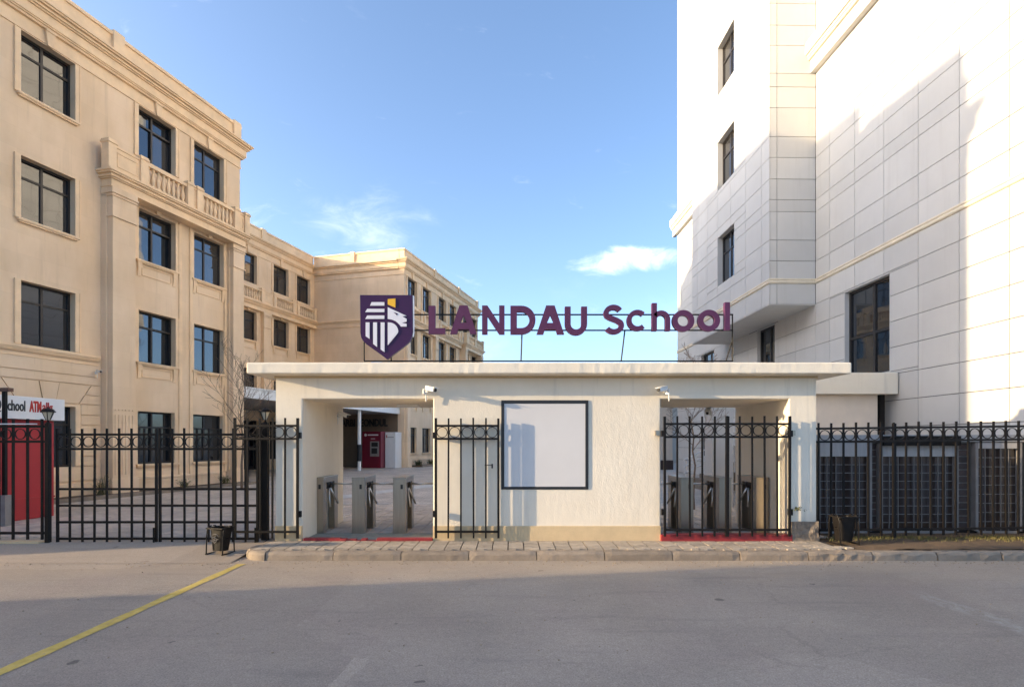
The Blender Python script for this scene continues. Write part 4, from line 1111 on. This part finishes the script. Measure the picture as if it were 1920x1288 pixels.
# letters
LY0, LY1 = -.035, .044
def thick(path, w, closed=False):
    n = len(path); L, Rr = [], []
    for i, p in enumerate(path):
        a = Vector(path[(i - 1) % n] if closed or i > 0 else path[i]); b = Vector(path[(i + 1) % n] if closed or i < n - 1 else path[i])
        d = (b - a).normalized(); nn = Vector((-d.y, d.x)) * (w / 2); p = Vector(p)
        L.append(p + nn); Rr.append(p - nn)
    return L, Rr
def stroke(mb, path, w, closed=False):
    L, Rr = thick(path, w, closed); n = len(path)
    b = len(mb.v)
    for y in (LY0, LY1):
        mb.v += [(p.x, y, p.y) for p in L] + [(p.x, y, p.y) for p in Rr]
    for i in range(n if closed else n - 1):
        j = (i + 1) % n
        mb.f += [(b + i, b + j, b + n + j, b + n + i), (b + 2 * n + i, b + 3 * n + i, b + 3 * n + j, b + 2 * n + j),
                 (b + i, b + 2 * n + i, b + 2 * n + j, b + j), (b + n + i, b + n + j, b + 3 * n + j, b + 3 * n + i)]
    if not closed:
        mb.f += [(b, b + n, b + 3 * n, b + 2 * n), (b + n - 1, b + 3 * n - 1, b + 4 * n - 1, b + 2 * n - 1)][:1] + [(b + n - 1, b + 2 * n + n - 1, b + 3 * n + n - 1, b + n + n - 1)]
def arc(cx, cy, rx, ry, a0, a1, n=18): return [(cx + rx * math.cos(R(a0 + (a1 - a0) * k / n)), cy + ry * math.sin(R(a0 + (a1 - a0) * k / n))) for k in range(n + 1)]
def letter(ch, x0, x1, ytop, ybot):
    X0, X1, Z1, Z0 = sx(x0), sx(x1), sz(ytop), sz(ybot); w, h = X1 - X0, Z1 - Z0
    mb = MB()
    def poly(pts): mb.prism([(X0 + a * w, Z0 + b * h) for a, b in pts], lambda x, z: (x, LY0, z), lambda x, z: (x, LY1, z))
    s = .105
    if ch == 'L': poly([(0, 0), (1, 0), (1, .205), (.40, .205), (.40, 1), (0, 1)])
    elif ch == 'l': poly([(0, 0), (1, 0), (1, 1), (0, 1)])
    elif ch == 'N': poly([(0, 0), (.24, 0), (.24, .62), (.76, 0), (1, 0), (1, 1), (.76, 1), (.76, .38), (.24, 1), (0, 1)])
    elif ch == 'A':
        ol = lambda z: .345 * z            # outer left edge at height z
        il = lambda z: .25 + (.345 - .045) * z + 0 * z
        cl = lambda z: .5 - .125 * (.66 - z) / .27
        poly([(ol(0), 0), (.25, 0), (.25 + .052, .17), (ol(.17), .17)]); poly([(.75, 0), (1, 0), (1 - ol(.17), .17), (.698, .17)])
        poly([(ol(.17), .17), (1 - ol(.17), .17), (1 - ol(.39), .39), (ol(.39), .39)])
        poly([(ol(.39), .39), (cl(.39), .39), (.5, .66), (ol(.66), .66)]); poly([(1 - cl(.39), .39), (1 - ol(.39), .39), (1 - ol(.66), .66), (.5, .66)])
        poly([(ol(.66), .66), (1 - ol(.66), .66), (1 - ol(1), 1), (ol(1), 1)])
    elif ch == 'D':
        poly([(0, 0), (.26, 0), (.26, 1), (0, 1)])
        t = .24 * w
        r = h / 2 - t / 2; cx = X1 - t / 2 - r
        stroke(mb, [(X0 + .2601 * w, Z1 - t / 2), (cx - .01, Z1 - t / 2)] + arc(cx, Z0 + h / 2, r, r, 90, -90) + [(cx - .01, Z0 + t / 2), (X0 + .2601 * w, Z0 + t / 2)], t)
    elif ch == 'U':
        t = .26 * w; rx = (w - t) / 2; cz = Z0 + rx + t / 2
        stroke(mb, [(X0 + t / 2, Z1), (X0 + t / 2, cz + .01)] + arc(X0 + w / 2, cz, rx, rx, 180, 360) + [(X1 - t / 2, cz + .01), (X1 - t / 2, Z1)], t)
    elif ch == 'S':
        t = .245 * w; cx = X0 + w / 2; ru = .245 * h - t * .22; 
        a = arc(cx - .01 * w, Z1 - t / 2 - .205 * h, w * .355, .205 * h, 28, 205, 16)
        b2 = arc(cx + .01 * w, Z0 + t / 2 + .21 * h, w * .37, .21 * h, 28, -152, 16)
        stroke(mb, a + [(cx - .20 * w, Z0 + .565 * h), (cx + .14 * w, Z0 + .475 * h)] + b2, t)
    elif ch == 'c':
        t = .225 * w * 1.05; r = h / 2 - t / 2
        stroke(mb, arc(X0 + h / 2, Z0 + h / 2, r, r, 46, 314, 26), t)
    elif ch == 'o':
        t = .24 * w; r1, r2 = w / 2 - t / 2, h / 2 - t / 2
        stroke(mb, arc(X0 + w / 2, Z0 + h / 2, r1, r2, 0, 348.75, 31), t, True)
    elif ch == 'h':
        t = .265 * w; poly([(0, 0), (.265, 0), (.265, 1), (0, 1)])
        rx = (w - t) / 2; topz = Z0 + .735 * h; cz = topz - t / 2 - rx
        stroke(mb, arc(X0 + w / 2, cz, rx, rx, 150, 0, 12) + [(X1 - t / 2, cz - .01), (X1 - t / 2, Z0)], t)
    return mb.build('letter', M_PURPLE2, RS)
for a in [('L', 804, 835, 574, 626.5), ('A', 844.5, 894, 573.5, 626.5), ('N', 904, 946, 573.5, 627), ('D', 957, 1004, 574, 627), ('A', 1006, 1057.5, 573.5, 627), ('U', 1059, 1100.5, 575.5, 629),
          ('S', 1131, 1169.5, 572, 627), ('c', 1175, 1212, 581.5, 621), ('h', 1222, 1256, 569, 621), ('o', 1260, 1301, 582, 622), ('o', 1308, 1349, 581.5, 621.5), ('l', 1358, 1367.5, 567.5, 619.5)]:
    letter(*a)

# ================================================================== IRONWORK
ring_cache = {}
def ring_mesh(r, t=.010):
    k = (r, t)
    if k not in ring_cache:
        mb = MB(); n = 20
        for i in range(n):
            a = 2 * math.pi * i / n
            for (rr, y) in ((r - t, -t), (r, -t), (r, t), (r - t, t)): mb.v.append((rr * math.cos(a), y, rr * math.sin(a)))
        for i in range(n):
            j = (i + 1) % n
            for q in range(4): mb.f.append((i * 4 + q, i * 4 + (q + 1) % 4, j * 4 + (q + 1) % 4, j * 4 + q))
        ring_cache[k] = mb.mesh('ring', M_IRON)
    return ring_cache[k]
rngf = random.Random(9)
def ironwork(root, xs, z_top, rails, z_bot, ring_z=None, bar=.026, stile=None, x0=None, x1=None, railh=.034, dz=0.0):
    """bars at xs, rails (z centres), rings between bars. local x along the panel"""
    x0 = xs[0] if x0 is None else x0; x1 = xs[-1] if x1 is None else x1
    for i, x in enumerate(xs):
        w = bar
        if stile and i in stile: w = stile[i]
        zz = dz * (x - xs[0])
        o = bx('bar', M_IRON, root, x - w / 2, x + w / 2, -w / 2, w / 2, z_bot + zz, z_top + zz + rngf.uniform(-.006, .006))
        o.rotation_euler = (0, rngf.uniform(-.004, .004), 0)
    ang = -math.atan(dz)
    for z in rails:
        o = bx('rail', M_IRON, root, x0, x1, -.018, .018, z - railh / 2, z + railh / 2)
        if dz: o.rotation_euler = (0, ang, 0); o.location.z += dz * (x1 - x0) / 2
    if ring_z:
        for i in range(len(xs) - 1):
            g = xs[i + 1] - xs[i]
            if g < .12: continue
            r = min(.088, g / 2 - .008)
            ob('ring', ring_mesh(round(r, 3)), root, ((xs[i] + xs[i + 1]) / 2, 0, ring_z + dz * ((xs[i] + xs[i + 1]) / 2 - xs[0])))
    return root
def lin(a, b, n): return [a + (b - a) * i / (n - 1) for i in range(n)]

# pedestrian gate leaves: hinge at local x = 0
def leaf(label, loc, sgn, group=None, handle=False, rz=0, thickmid=False):
    g = thing('pedestrian_gate_leaf', label, 'gate', loc, rz, group)
    xs = [sgn * x for x in lin(0.02, 1.03, 6)]
    if sgn < 0: xs = xs[::-1]
    last = 5 if sgn > 0 else 0; first = 0 if sgn > 0 else 5
    ironwork(g, xs, 2.0, [1.875, 1.665, .165], .06, 1.77, stile={first: .036, last: .05 if thickmid else .036})
    for z in (.45, 1.72): bx('hinge', M_IRON, g, -.03, .03, -.01, .05, z - .05, z + .05)
    if handle:
        x = sgn * .93; bx('latch', M_IRON, g, min(x, x - sgn * .12), max(x, x - sgn * .12), -.02, -.008, 1.235, 1.247); bx('latch', M_IRON, g, x - .012, x + .012, -.024, -.004, 1.19, 1.26)
    return g
leaf('black iron gate leaf folded back against the wall left of the notice board', (-1.25, 9.20, 0), 1, handle=True)
leaf('black iron gate leaf folded back over the left pillar of the gatehouse', (-3.44, 9.18, 0), -1)
leaf('left leaf of the closed black gate in the right opening', (2.45, 9.20, .03), 1, 'closed pedestrian gate leaves', thickmid=True)
leaf('right leaf of the closed black gate in the right opening', (4.51, 9.20, .03), -1, 'closed pedestrian gate leaves')
for x in (2.38, 4.56):
    hg = bx('hinge_bracket', M_STEEL, GH, x - .045, x + .045, -.06, .01, 1.72, 1.80)

# vehicle gate
def vleaf(label, x0, x1, y, n, rz):
    g = thing('vehicle_gate_leaf', label, 'gate', (x0, y, 0), rz, 'vehicle gate leaves')
    w = x1 - x0; xs = lin(.03, w - .02, n)
    ironwork(g, xs, 1.835, [1.735, 1.50, .845, .575, .305, .035], -.085, 1.617, stile={0: .034, n - 1: .034}, railh=.036)
    bx('drop_bolt', M_IRON, g, w - .05, w - .03, -.05, -.03, -.11, .22)
    return g
vleaf('left leaf of the wide black vehicle gate beside the lamp post', -7.46, -5.80, 9.30, 9, R(.4))
vleaf('right leaf of the wide black vehicle gate behind the dented bin', -5.79, -4.14, 9.31, 9, R(-.3))
# lamp posts
def lamp_post(label, loc, h, w=.07):
    g = thing('gate_lamp_post', label, 'lamp post', loc, 0, 'gate lamp posts')
    bevel(MB().box(-w / 2, w / 2, -w / 2, w / 2, -.13, h).build('post', M_IRON, g), .006)
    MB().lathe([(.028, 0), (.03, .015), (.012, .02), (.012, .05)], 10, (0, 0, h)).build('lamp_stem', M_IRON, g)
    MB().lathe([(.028, .05), (.078, .175), (.078, .178), (.02, .178)], 6, (0, 0, h)).build('lantern_glass', M_BULB, g)
    for k in range(6):
        t = 2 * math.pi * k / 6
        MB().tube([(.030 * math.cos(t), .030 * math.sin(t), h + .05), (.081 * math.cos(t), .081 * math.sin(t), h + .178)], .006, 4).build('lantern_rib', M_IRON, g)
    MB().lathe([(.105, .178), (.105, .188), (.085, .205), (.08, .222), (.045, .238), (.012, .248), (.012, .262)], 12, (0, 0, h)).build('lamp_cap', M_IRON, g)
    return g
lamp_post('black lamp post between the left fence and the vehicle gate', (-7.56, 9.27, 0), 1.92)
lamp_post('black lamp post behind the gatehouse left corner', (-4.10, 9.45, 0), 1.93, .10)
# left fence with plinth
lf = thing('fence_panel', 'black iron fence panel in front of the red cash kiosk', 'fence', (-10.3, 9.25, 0))
xs = [2.66 - .235 * k for k in range(11)][::-1]
ironwork(lf, xs, 1.985, [1.865, 1.62, .135], -.01 + .04, 1.742, x0=0, x1=2.69, bar=.03, railh=.04)
bx('plinth', M_PLINTH, lf, -2, 2.66, -.06, .10, -.14, -.0)
MB().tube([(0.2, -.02, 1.90), (1.35, -.03, 1.905), (2.6, -.03, 1.905)], .010, 6).build('cable', M_WHITE, lf)
# right fence
rf_ = thing('fence_panel', 'long black iron fence with rings to the right of the gatehouse', 'fence', (4.99, 9.40, 0))
xs = [.075 + .2065 * k for k in range(34)]
ironwork(rf_, xs, 1.925, [1.832, 1.615, .155], .055, 1.722, x0=0, x1=xs[-1], dz=.012)
bx('bar', M_IRON, rf_, 1.32, 1.37, .01, .05, 0, 1.92)

# ================================================================== TURNSTILES
def turnstile(label, loc, sgn, grp):
    g = thing('turnstile', label, 'turnstile', loc, 0, grp)
    w, d, h = .225, .82, .985
    bevel(MB().box(0, w, 0, .16, 0, h - .03).build('front_pedestal', M_STEEL, g), .006)
    bevel(MB().box(0, w, d - .20, d, 0, h - .03).build('rear_pedestal', M_STEEL, g), .006)
    a, b = (0, w * .45) if sgn > 0 else (w * .55, w)
    bx('inner_panel', M_STEEL, g, a + .004, b - .004, .16, d - .20, .02, h - .03)
    bevel(MB().box(-.004, w + .004, -.004, d + .004, h - .03, h).build('top_cover', M_STEEL, g), .005)
    bx('side_valance', M_STEEL, g, (w - .006 if sgn > 0 else 0), (w if sgn > 0 else .006), .162, d - .202, h - .10, h - .031)
    bx('card_reader', M_BLACK, g, w * .60, w * .78, -.008, .001, .78, .86)
    hx = w * .62 if sgn > 0 else w * .38
    hub = (hx + sgn * .03, .42, h - .14)
    MB().lathe([(.075, -.06), (.085, 0), (.05, .06), (.02, .07)], 14).build('hub', M_BLACK, g, True, loc=hub, rot=(0, R(60) * sgn, 0))
    c = Vector(hub)
    for k, (dx, dy, dz) in enumerate(((1, 0, 0), (.20, -.34, -.92), (.28, .42, -.86))):
        e = c + Vector((sgn * dx, dy, dz)).normalized() * (.50 if k == 0 else .44)
        MB().tube([c + Vector((sgn * dx, dy, dz)).normalized() * .05, e], .0175, 10).build('arm', M_CHROME, g, True)
    return g
for i, x in enumerate((-3.53, -2.81, -2.09)):
    turnstile(['steel turnstile nearest the left pillar in the left opening', 'middle steel turnstile in the open left opening', 'right steel turnstile in the left opening, beside the open gate leaf'][i], (x, 9.98, .01), 1, 'turnstiles in the left opening')
for i, x in enumerate((2.96, 3.63, 4.28)):
    turnstile(['left steel turnstile behind the closed right gate', 'middle steel turnstile behind the closed right gate', 'right steel turnstile behind the closed right gate, by the wall'][i], (x, 9.98, .01), -1, 'turnstiles in the right opening')

# ================================================================== CAMERAS
def cctv(label, loc, rz, tilt, group='security cameras', s=0.82, wallmount=True):
    g = thing('security_camera', label, 'camera', loc, rz, group); g.scale = (s, s, s)
    # local: looks along -y, mounted at +y
    bx('mount_plate', M_WHITE, g, -.045, .045, .16, .18, -.05, .05)
    MB().tube([(0, .16, 0), (0, .10, -.01), (0, .06, .0)], .016, 8).build('bracket', M_WHITE, g, True)
    h = ob('housing', MB().box(-.045, .045, -.14, .12, -.04, .04).mesh('housing', M_WHITE), g, (0, 0, .04), (R(tilt), 0, 0)); bevel(h, .015, 3)
    ob('sunshield', MB().box(-.055, .055, -.18, .10, .042, .052).mesh('sunshield', M_WHITE), h)
    ob('lens', MB().lathe([(.034, 0), (.034, .02), (.0, .021)], 14).mesh('lens', M_BLACK), h, (0, -.139, 0), (R(90), 0, 0))
    MB().tube([(.02, .165, -.02), (.03, .165, -.10), (.03, .17, -.19)], .011, 6).build('cable_conduit', M_WHITE, g)
    return g
cctv('white security camera at the right corner of the left opening', (-1.31, 9.13, 2.43), R(48), 12)
cctv('white security camera at the left corner of the right opening', (2.42, 9.13, 2.43), R(-48), 12)
cctv('pale security camera inside the left opening under the ceiling', (-3.30, 11.1, 2.12), R(70), 20)
cctv('grey security camera inside the right opening under the ceiling', (3.9, 11.3, 2.2), R(-30), 25)
x_, y_, z_ = to_world(-2.35, .25, 3.68)
cctv('small white security camera on the beige building', (x_, y_, z_), R(60), 8)

# ================================================================== BINS
def bin_(label, loc, rz, emblem, tilt=0, s=1.0):
    g = thing('litter_bin', label, 'bin', loc, rz, 'litter bins'); g.scale = (s, s, s)
    # tapered bucket, rounded corners, open top
    mb = MB(); n = 24
    def ringp(hx, hy, z):
        out = []
        for k in range(n):
            t = 2 * math.pi * k / n; c_, s_ = math.cos(t), math.sin(t)
            e = .45
            out.append((hx * math.copysign(abs(c_) ** e, c_), hy * math.copysign(abs(s_) ** e, s_), z))
        return out
    for r in (ringp(.105, .09, .05), ringp(.145, .125, .43), ringp(.135, .115, .43), ringp(.098, .083, .065)): mb.v += r
    for q in range(3):
        for k in range(n):
            j = (k + 1) % n; mb.f.append((q * n + k, q * n + j, (q + 1) * n + j, (q + 1) * n + k))
    mb.f.append(tuple(range(n))[::-1]); mb.f.append(tuple(3 * n + k for k in range(n)))
    ob('bucket', mb.mesh('bucket', M_IRON), g, None, (R(tilt), 0, 0))
    mb = MB(); mb.box(-.16, .16, -.145, -.115, .42, .44); mb.box(-.16, .16, .115, .145, .42, .44); mb.box(-.16, -.13, -.115, .115, .42, .44); mb.box(.13, .16, -.115, .115, .42, .44); mb.build('rim', M_IRON, g)
    for sx_ in (-1, 1):
        x = sx_ * .158
        for sy_ in (-1, 1):
            pts = [(x, sy_ * .02, .46), (x, sy_ * .07, .45), (x, sy_ * .11, .40), (x, sy_ * .125, .3), (x, sy_ * .13, .15), (x, sy_ * .135, 0.0)]
            MB().tube(pts, .011, 6).build('leg', M_IRON, g)
        MB().tube([(x, -.15, .008), (x, .15, .008)], .012, 6).build('foot', M_IRON, g)
    MB().tube([(-.15, 0, .26), (.15, 0, .26)], .009, 6).build('axle', M_IRON, g)
    if emblem:
        em = MB(); rr = random.Random(3)
        for k in range(9):
            t = R(20 + 16 * k); t2 = R(20 + 16 * (k + 1))
            em.tube([(.065 * math.cos(t), -.118 - .0, .27 + .07 * math.sin(t)), (.065 * math.cos(t2), -.118, .27 + .07 * math.sin(t2))], .003, 4)
        for k in range(26):
            a = rr.random() * 6.28; q = .055 * math.sqrt(rr.random()); x, z = q * math.cos(a) - .01, .25 + 1.1 * q * math.sin(a)
            em.box(x - .004, x + .004, -.118 + (z - .27) * -.12 - .004, -.10, z - .004, z + .004)
        em.build('emblem', M_MORTAR, g)
    return g
bin_('dented black litter bin with a pale floral emblem before the vehicle gate', (-4.46, 8.70, -.09), R(-14), True, -4, .92)
bin_('plain black litter bin on the pavers at the right fence', (5.26, 9.02, .005), R(6), False, 0)

# ================================================================== RED CASH KIOSK (left)
KD = Vector((.12, .993, 0)).normalized(); KN = Vector((KD.y, -KD.x, 0))
KA = math.atan2(KD.y, KD.x)
KC = Vector((-10.06, 12.5, 0))        # far right corner of its front face
KK = thing('cash_kiosk', 'red cash machine kiosk with white school sign behind the left fence', 'kiosk', KC, KA)
# local x toward far end (0), body extends to -x; outward = -y
bevel(MB().box(-2.9, 0, .0, 1.5, .0, 2.08).build('body', M_KRED, KK), .015)
bx('skirting', M_KRED, KK, -2.9, .012, -.014, 1.5, .42, .45)
bevel(MB().box(-2.95, .10, -.16, 1.55, 2.085, 2.55).build('fascia', M_SIGNW, KK), .008)
tm = text_mesh('&Q School', .30, M_SIGNBLK, .006, .004)
def put_text(me, w, x, z, parent, y):
    xs2 = [v.co.x for v in me.vertices]; k = w / (max(xs2) - min(xs2))
    return ob('lettering', me, parent, (x, y, z), (R(90), 0, 0), (k, 1, 1))
put_text(tm, .72, -1.53, 2.25, KK, -.166)
put_text(text_mesh('ATM', .31, M_SIGNRED, .006, .010), .26, -.71, 2.25, KK, -.166)
put_text(text_mesh('allg', .26, M_SIGNRED, .006, .004), .23, -.43, 2.28, KK, -.166)
# slim steel post with cross bar in front of it
PO = thing('canopy_stanchion', 'grey steel post with rusty cross bar at the left edge', 'post', (-9.72, 10.9, 0))
bx('shaft', M_GREYPOST if False else M_IRON, PO, -.03, .03, -.03, .03, .25, 2.58)
bx('base', M_GREYPOST, PO, -.07, .07, -.07, .07, 0, .6)
bx('cross_bar', mat('rusty_bar', (.16, .085, .06), .8, .3, 12), PO, -1.6, .12, -.06, .06, 2.58, 2.65)

# ================================================================== COURT ATM + CABINET
def court(u, v): return to_world(u, v)
AT = thing('cash_machine', 'dark red cash machine under the courtyard canopy', 'cash machine', to_world(18.0, -2.28), TH)
bevel(MB().box(-.9, .37, -1.30, 0, 0, 2.32).build('body', M_BURG, AT), .01)
bx('side_panel', mat('mauve_panel', (.24, .07, .10), .4, .05, 2), AT, -.88, .3, -1.32, -1.302, .02, 2.30)
bx('screen_bezel', M_GREYPOST, AT, -.93, -.9, -1.20, -.58, .74, 1.70)
bx('screen', M_GLASS2, AT, -.94, -.93, -1.12, -.68, 1.36, 1.62)
bx('keypad', M_BLACK, AT, -.97, -.93, -1.08, -.70, .92, 1.26)
MB().lathe([(.09, 0), (.09, .01)], 16).build('logo', M_SIGNW, AT, loc=(-.905, -.25, 2.10), rot=(0, R(-90), 0))
bx('logo_bar', M_SIGNW, AT, -.912, -.90, -1.14, -.40, 2.06, 2.14)
bx('logo_bar', M_SIGNW, AT, -.912, -.90, -.92, -.62, 1.84, 1.88)
CB = thing('white_cabinet', 'white cabinet beside the dark red cash machine', 'cabinet', to_world(18.0, -.87), TH)
bevel(MB().box(-.5, .37, -.72, 0, 0, 2.28).build('body', M_WHITE, CB), .01)
bx('logo', M_SIGNRED, CB, -.508, -.5, -.14, -.08, 1.92, 2.10); bx('logo_bar', M_GREYPOST, CB, -.508, -.5, -.60, -.16, 1.94, 1.98)

# ================================================================== TREES & PLANTS
def bare_tree(name, label, loc, height, seed, spread, levels=4, r0=.045, first=.3):
    g = thing(name, label, 'tree', loc)
    rr = random.Random(seed); tr = MB(); cr = MB()
    pts = [Vector((0, 0, -.05))]; n = 10
    for k in range(1, n + 1):
        pts.append(Vector((rr.gauss(0, .025) * k * .4, rr.gauss(0, .025) * k * .4, height * k / n)))
    tr.tube(pts, [r0 * (1 - .88 * k / n) for k in range(n + 1)], 7)
    tr.build('trunk', M_BARK, g, True)
    def grow(p, d, L, r, lv):
        if lv == 0 or L < .06: return
        q = [p]; dd = d.copy(); m = 5
        for k in range(m):
            dd = (dd + Vector((rr.gauss(0, .10), rr.gauss(0, .10), .05 + rr.gauss(0, .06)))).normalized()
            q.append(q[-1] + dd * (L / m))
        cr.tube(q, [max(.0038, r * (1 - .75 * k / m)) for k in range(m + 1)], 5 if lv > 2 else 4)
        for k in range(1, m + 1):
            for _ in range(1 if k < m else 2):
                if rr.random() < .82:
                    ax = Vector((rr.gauss(0, 1), rr.gauss(0, 1), rr.gauss(0, .5))).normalized()
                    nd = (dd + ax * .75).normalized()
                    grow(q[k], nd, L * rr.uniform(.38, .62), max(.0038, r * .5 * (1 - .1 * k)), lv - 1)
    nb = 15
    for k in range(nb):
        t = first + (1 - first) * k / nb
        p = pts[0].lerp(pts[-1], t); i0 = min(n - 1, int(t * n)); p = pts[i0].lerp(pts[i0 + 1], t * n - i0)
        a = k * 2.4 + rr.random()
        d = Vector((math.cos(a), math.sin(a), .75 + .5 * t)).normalized()
        grow(p, d, spread * (1.15 - .75 * t) * rr.uniform(.75, 1.15), r0 * .42 * (1 - .6 * t), levels - 1)
    cr.build('crown', M_BARK, g)
    return g
bare_tree('bare_tree', 'slender leafless tree in front of the beige building', (-9.45, 19.9, 0), 4.3, 4, 1.75, 4, .05, .36)
bare_tree('bare_tree', 'small leafless sapling seen through the closed right gate', (4.35, 13.6, 0), 3.5, 12, 1.1, 4, .03, .4)
def tuft(name, label, loc, n, h, spread, seed, m=M_LEAFDRY, cat='plant', wide=.006):
    rr = random.Random(seed); mb = MB()
    for k in range(n):
        a = rr.random() * 6.28; q = rr.random() ** .6 * spread
        b = Vector((rr.gauss(0, spread * .25), rr.gauss(0, spread * .25), 0)); hh = h * rr.uniform(.5, 1)
        pts = [b, b + Vector((math.cos(a) * q * .4, math.sin(a) * q * .4, hh * .6)), b + Vector((math.cos(a) * q, math.sin(a) * q, hh))]
        w = Vector((-math.sin(a), math.cos(a), 0)) * wide
        mb.quad(pts[0] - w, pts[0] + w, pts[1] + w, pts[1] - w); mb.quad(pts[1] - w, pts[1] + w, pts[2])
        for s in range(3):
            p = pts[1].lerp(pts[2], rr.random()); e = Vector((rr.gauss(0, 1), rr.gauss(0, 1), rr.gauss(0, .6))).normalized() * .035
            f = e.cross(Vector((0, 0, 1))).normalized() * .014
            mb.quad(p, p + e * .5 + f, p + e, p + e * .5 - f)
    g = thing(name, label, cat, loc)
    mb.build('foliage', m, g); return g
x_, y_, _ = to_world(-2.45, .5); tuft('weed_clump', 'dry grassy weed clump at the foot of the beige pilaster', (x_, y_, .06), 60, .62, .28, 1)
x_, y_, _ = to_world(.55, .45); tuft('weed_clump', 'low leafy weed under the middle ground floor window', (x_, y_, .06), 60, .30, .30, 2)
x_, y_, _ = to_world(2.35, .5); tuft('weed_clump', 'low leafy weed near the slender bare tree', (x_, y_, .06), 70, .34, .30, 3)
for k, (u, lab) in enumerate(((19.6, 'small shrub beside the white cabinet in the far bed'), (21.5, 'small dark shrub under a far ground floor window'), (23.4, 'rightmost small shrub in the far bed'))):
    x_, y_, _ = to_world(u, .5); tuft('bed_shrub', lab, (x_, y_, .08), 90, .45, .35, 10 + k, wide=.012)
x_ = tuft('gate_weed', 'scraggly weed growing from the right gate post foot', (4.60, 9.22, .50), 14, .06, .14, 30, wide=.003)

# stair with white railing seen through the right opening
ST = thing('entrance_stair', 'white railed stair seen through the right gate', 'stair', (6.45, 19.2, 0))
for k in range(6):
    bx('step', M_KERB, ST, 0 + k * .30, 1.9, 0, 2.2, k * .15, k * .15 + .149)
for y in (0.02, 2.15):
    for z in (.95, .70, .45):
        MB().tube([(0, y, z), (1.8, y, z + .9)], .024, 8).build('handrail', M_WHITE, ST)
    for k in range(6):
        MB().tube([(.05 + k * .34, y, k * .17), (.05 + k * .34, y, .97 + k * .17)], .02, 8).build('baluster', M_WHITE, ST)
# low wall and block far behind the right gate
FB = thing('far_block', 'peach rendered block at the far end of the yard', 'building', (7.4, 34, 0))
bevel(MB().box(0, 2.2, 0, 8, .55, 5.2).build('wall', M_PEACH, FB), .02); MB().box(-.03, 2.23, -.03, 8.03, -.1, .55).build('plinth', M_BRICKD, FB)
FW = thing('far_building', 'pale far building closing the yard behind the right gate', 'building', (4.5, 46, 0))
bevel(MB().box(0, 14, 0, 8, 0, 4.2).build('wall', M_PANEL, FW), .02); MB().box(-.1, 14.1, -.1, 8.1, 4.2, 4.45).build('roof', M_PANEL, FW)

# ================================================================== NEIGHBOUR (casts the shade over the road)
NBH = thing('neighbour_building', 'building beyond the left edge whose shadow covers the road', 'building', (-22.5, 2.95, 0), R(11))
MB().box(-16, 0, -40, 0, -.2, 15).build('wall', M_NEIGH, NBH); MB().box(-16.3, .3, -40.3, .3, 15, 15.4).build('roof', M_NEIGH, NBH)
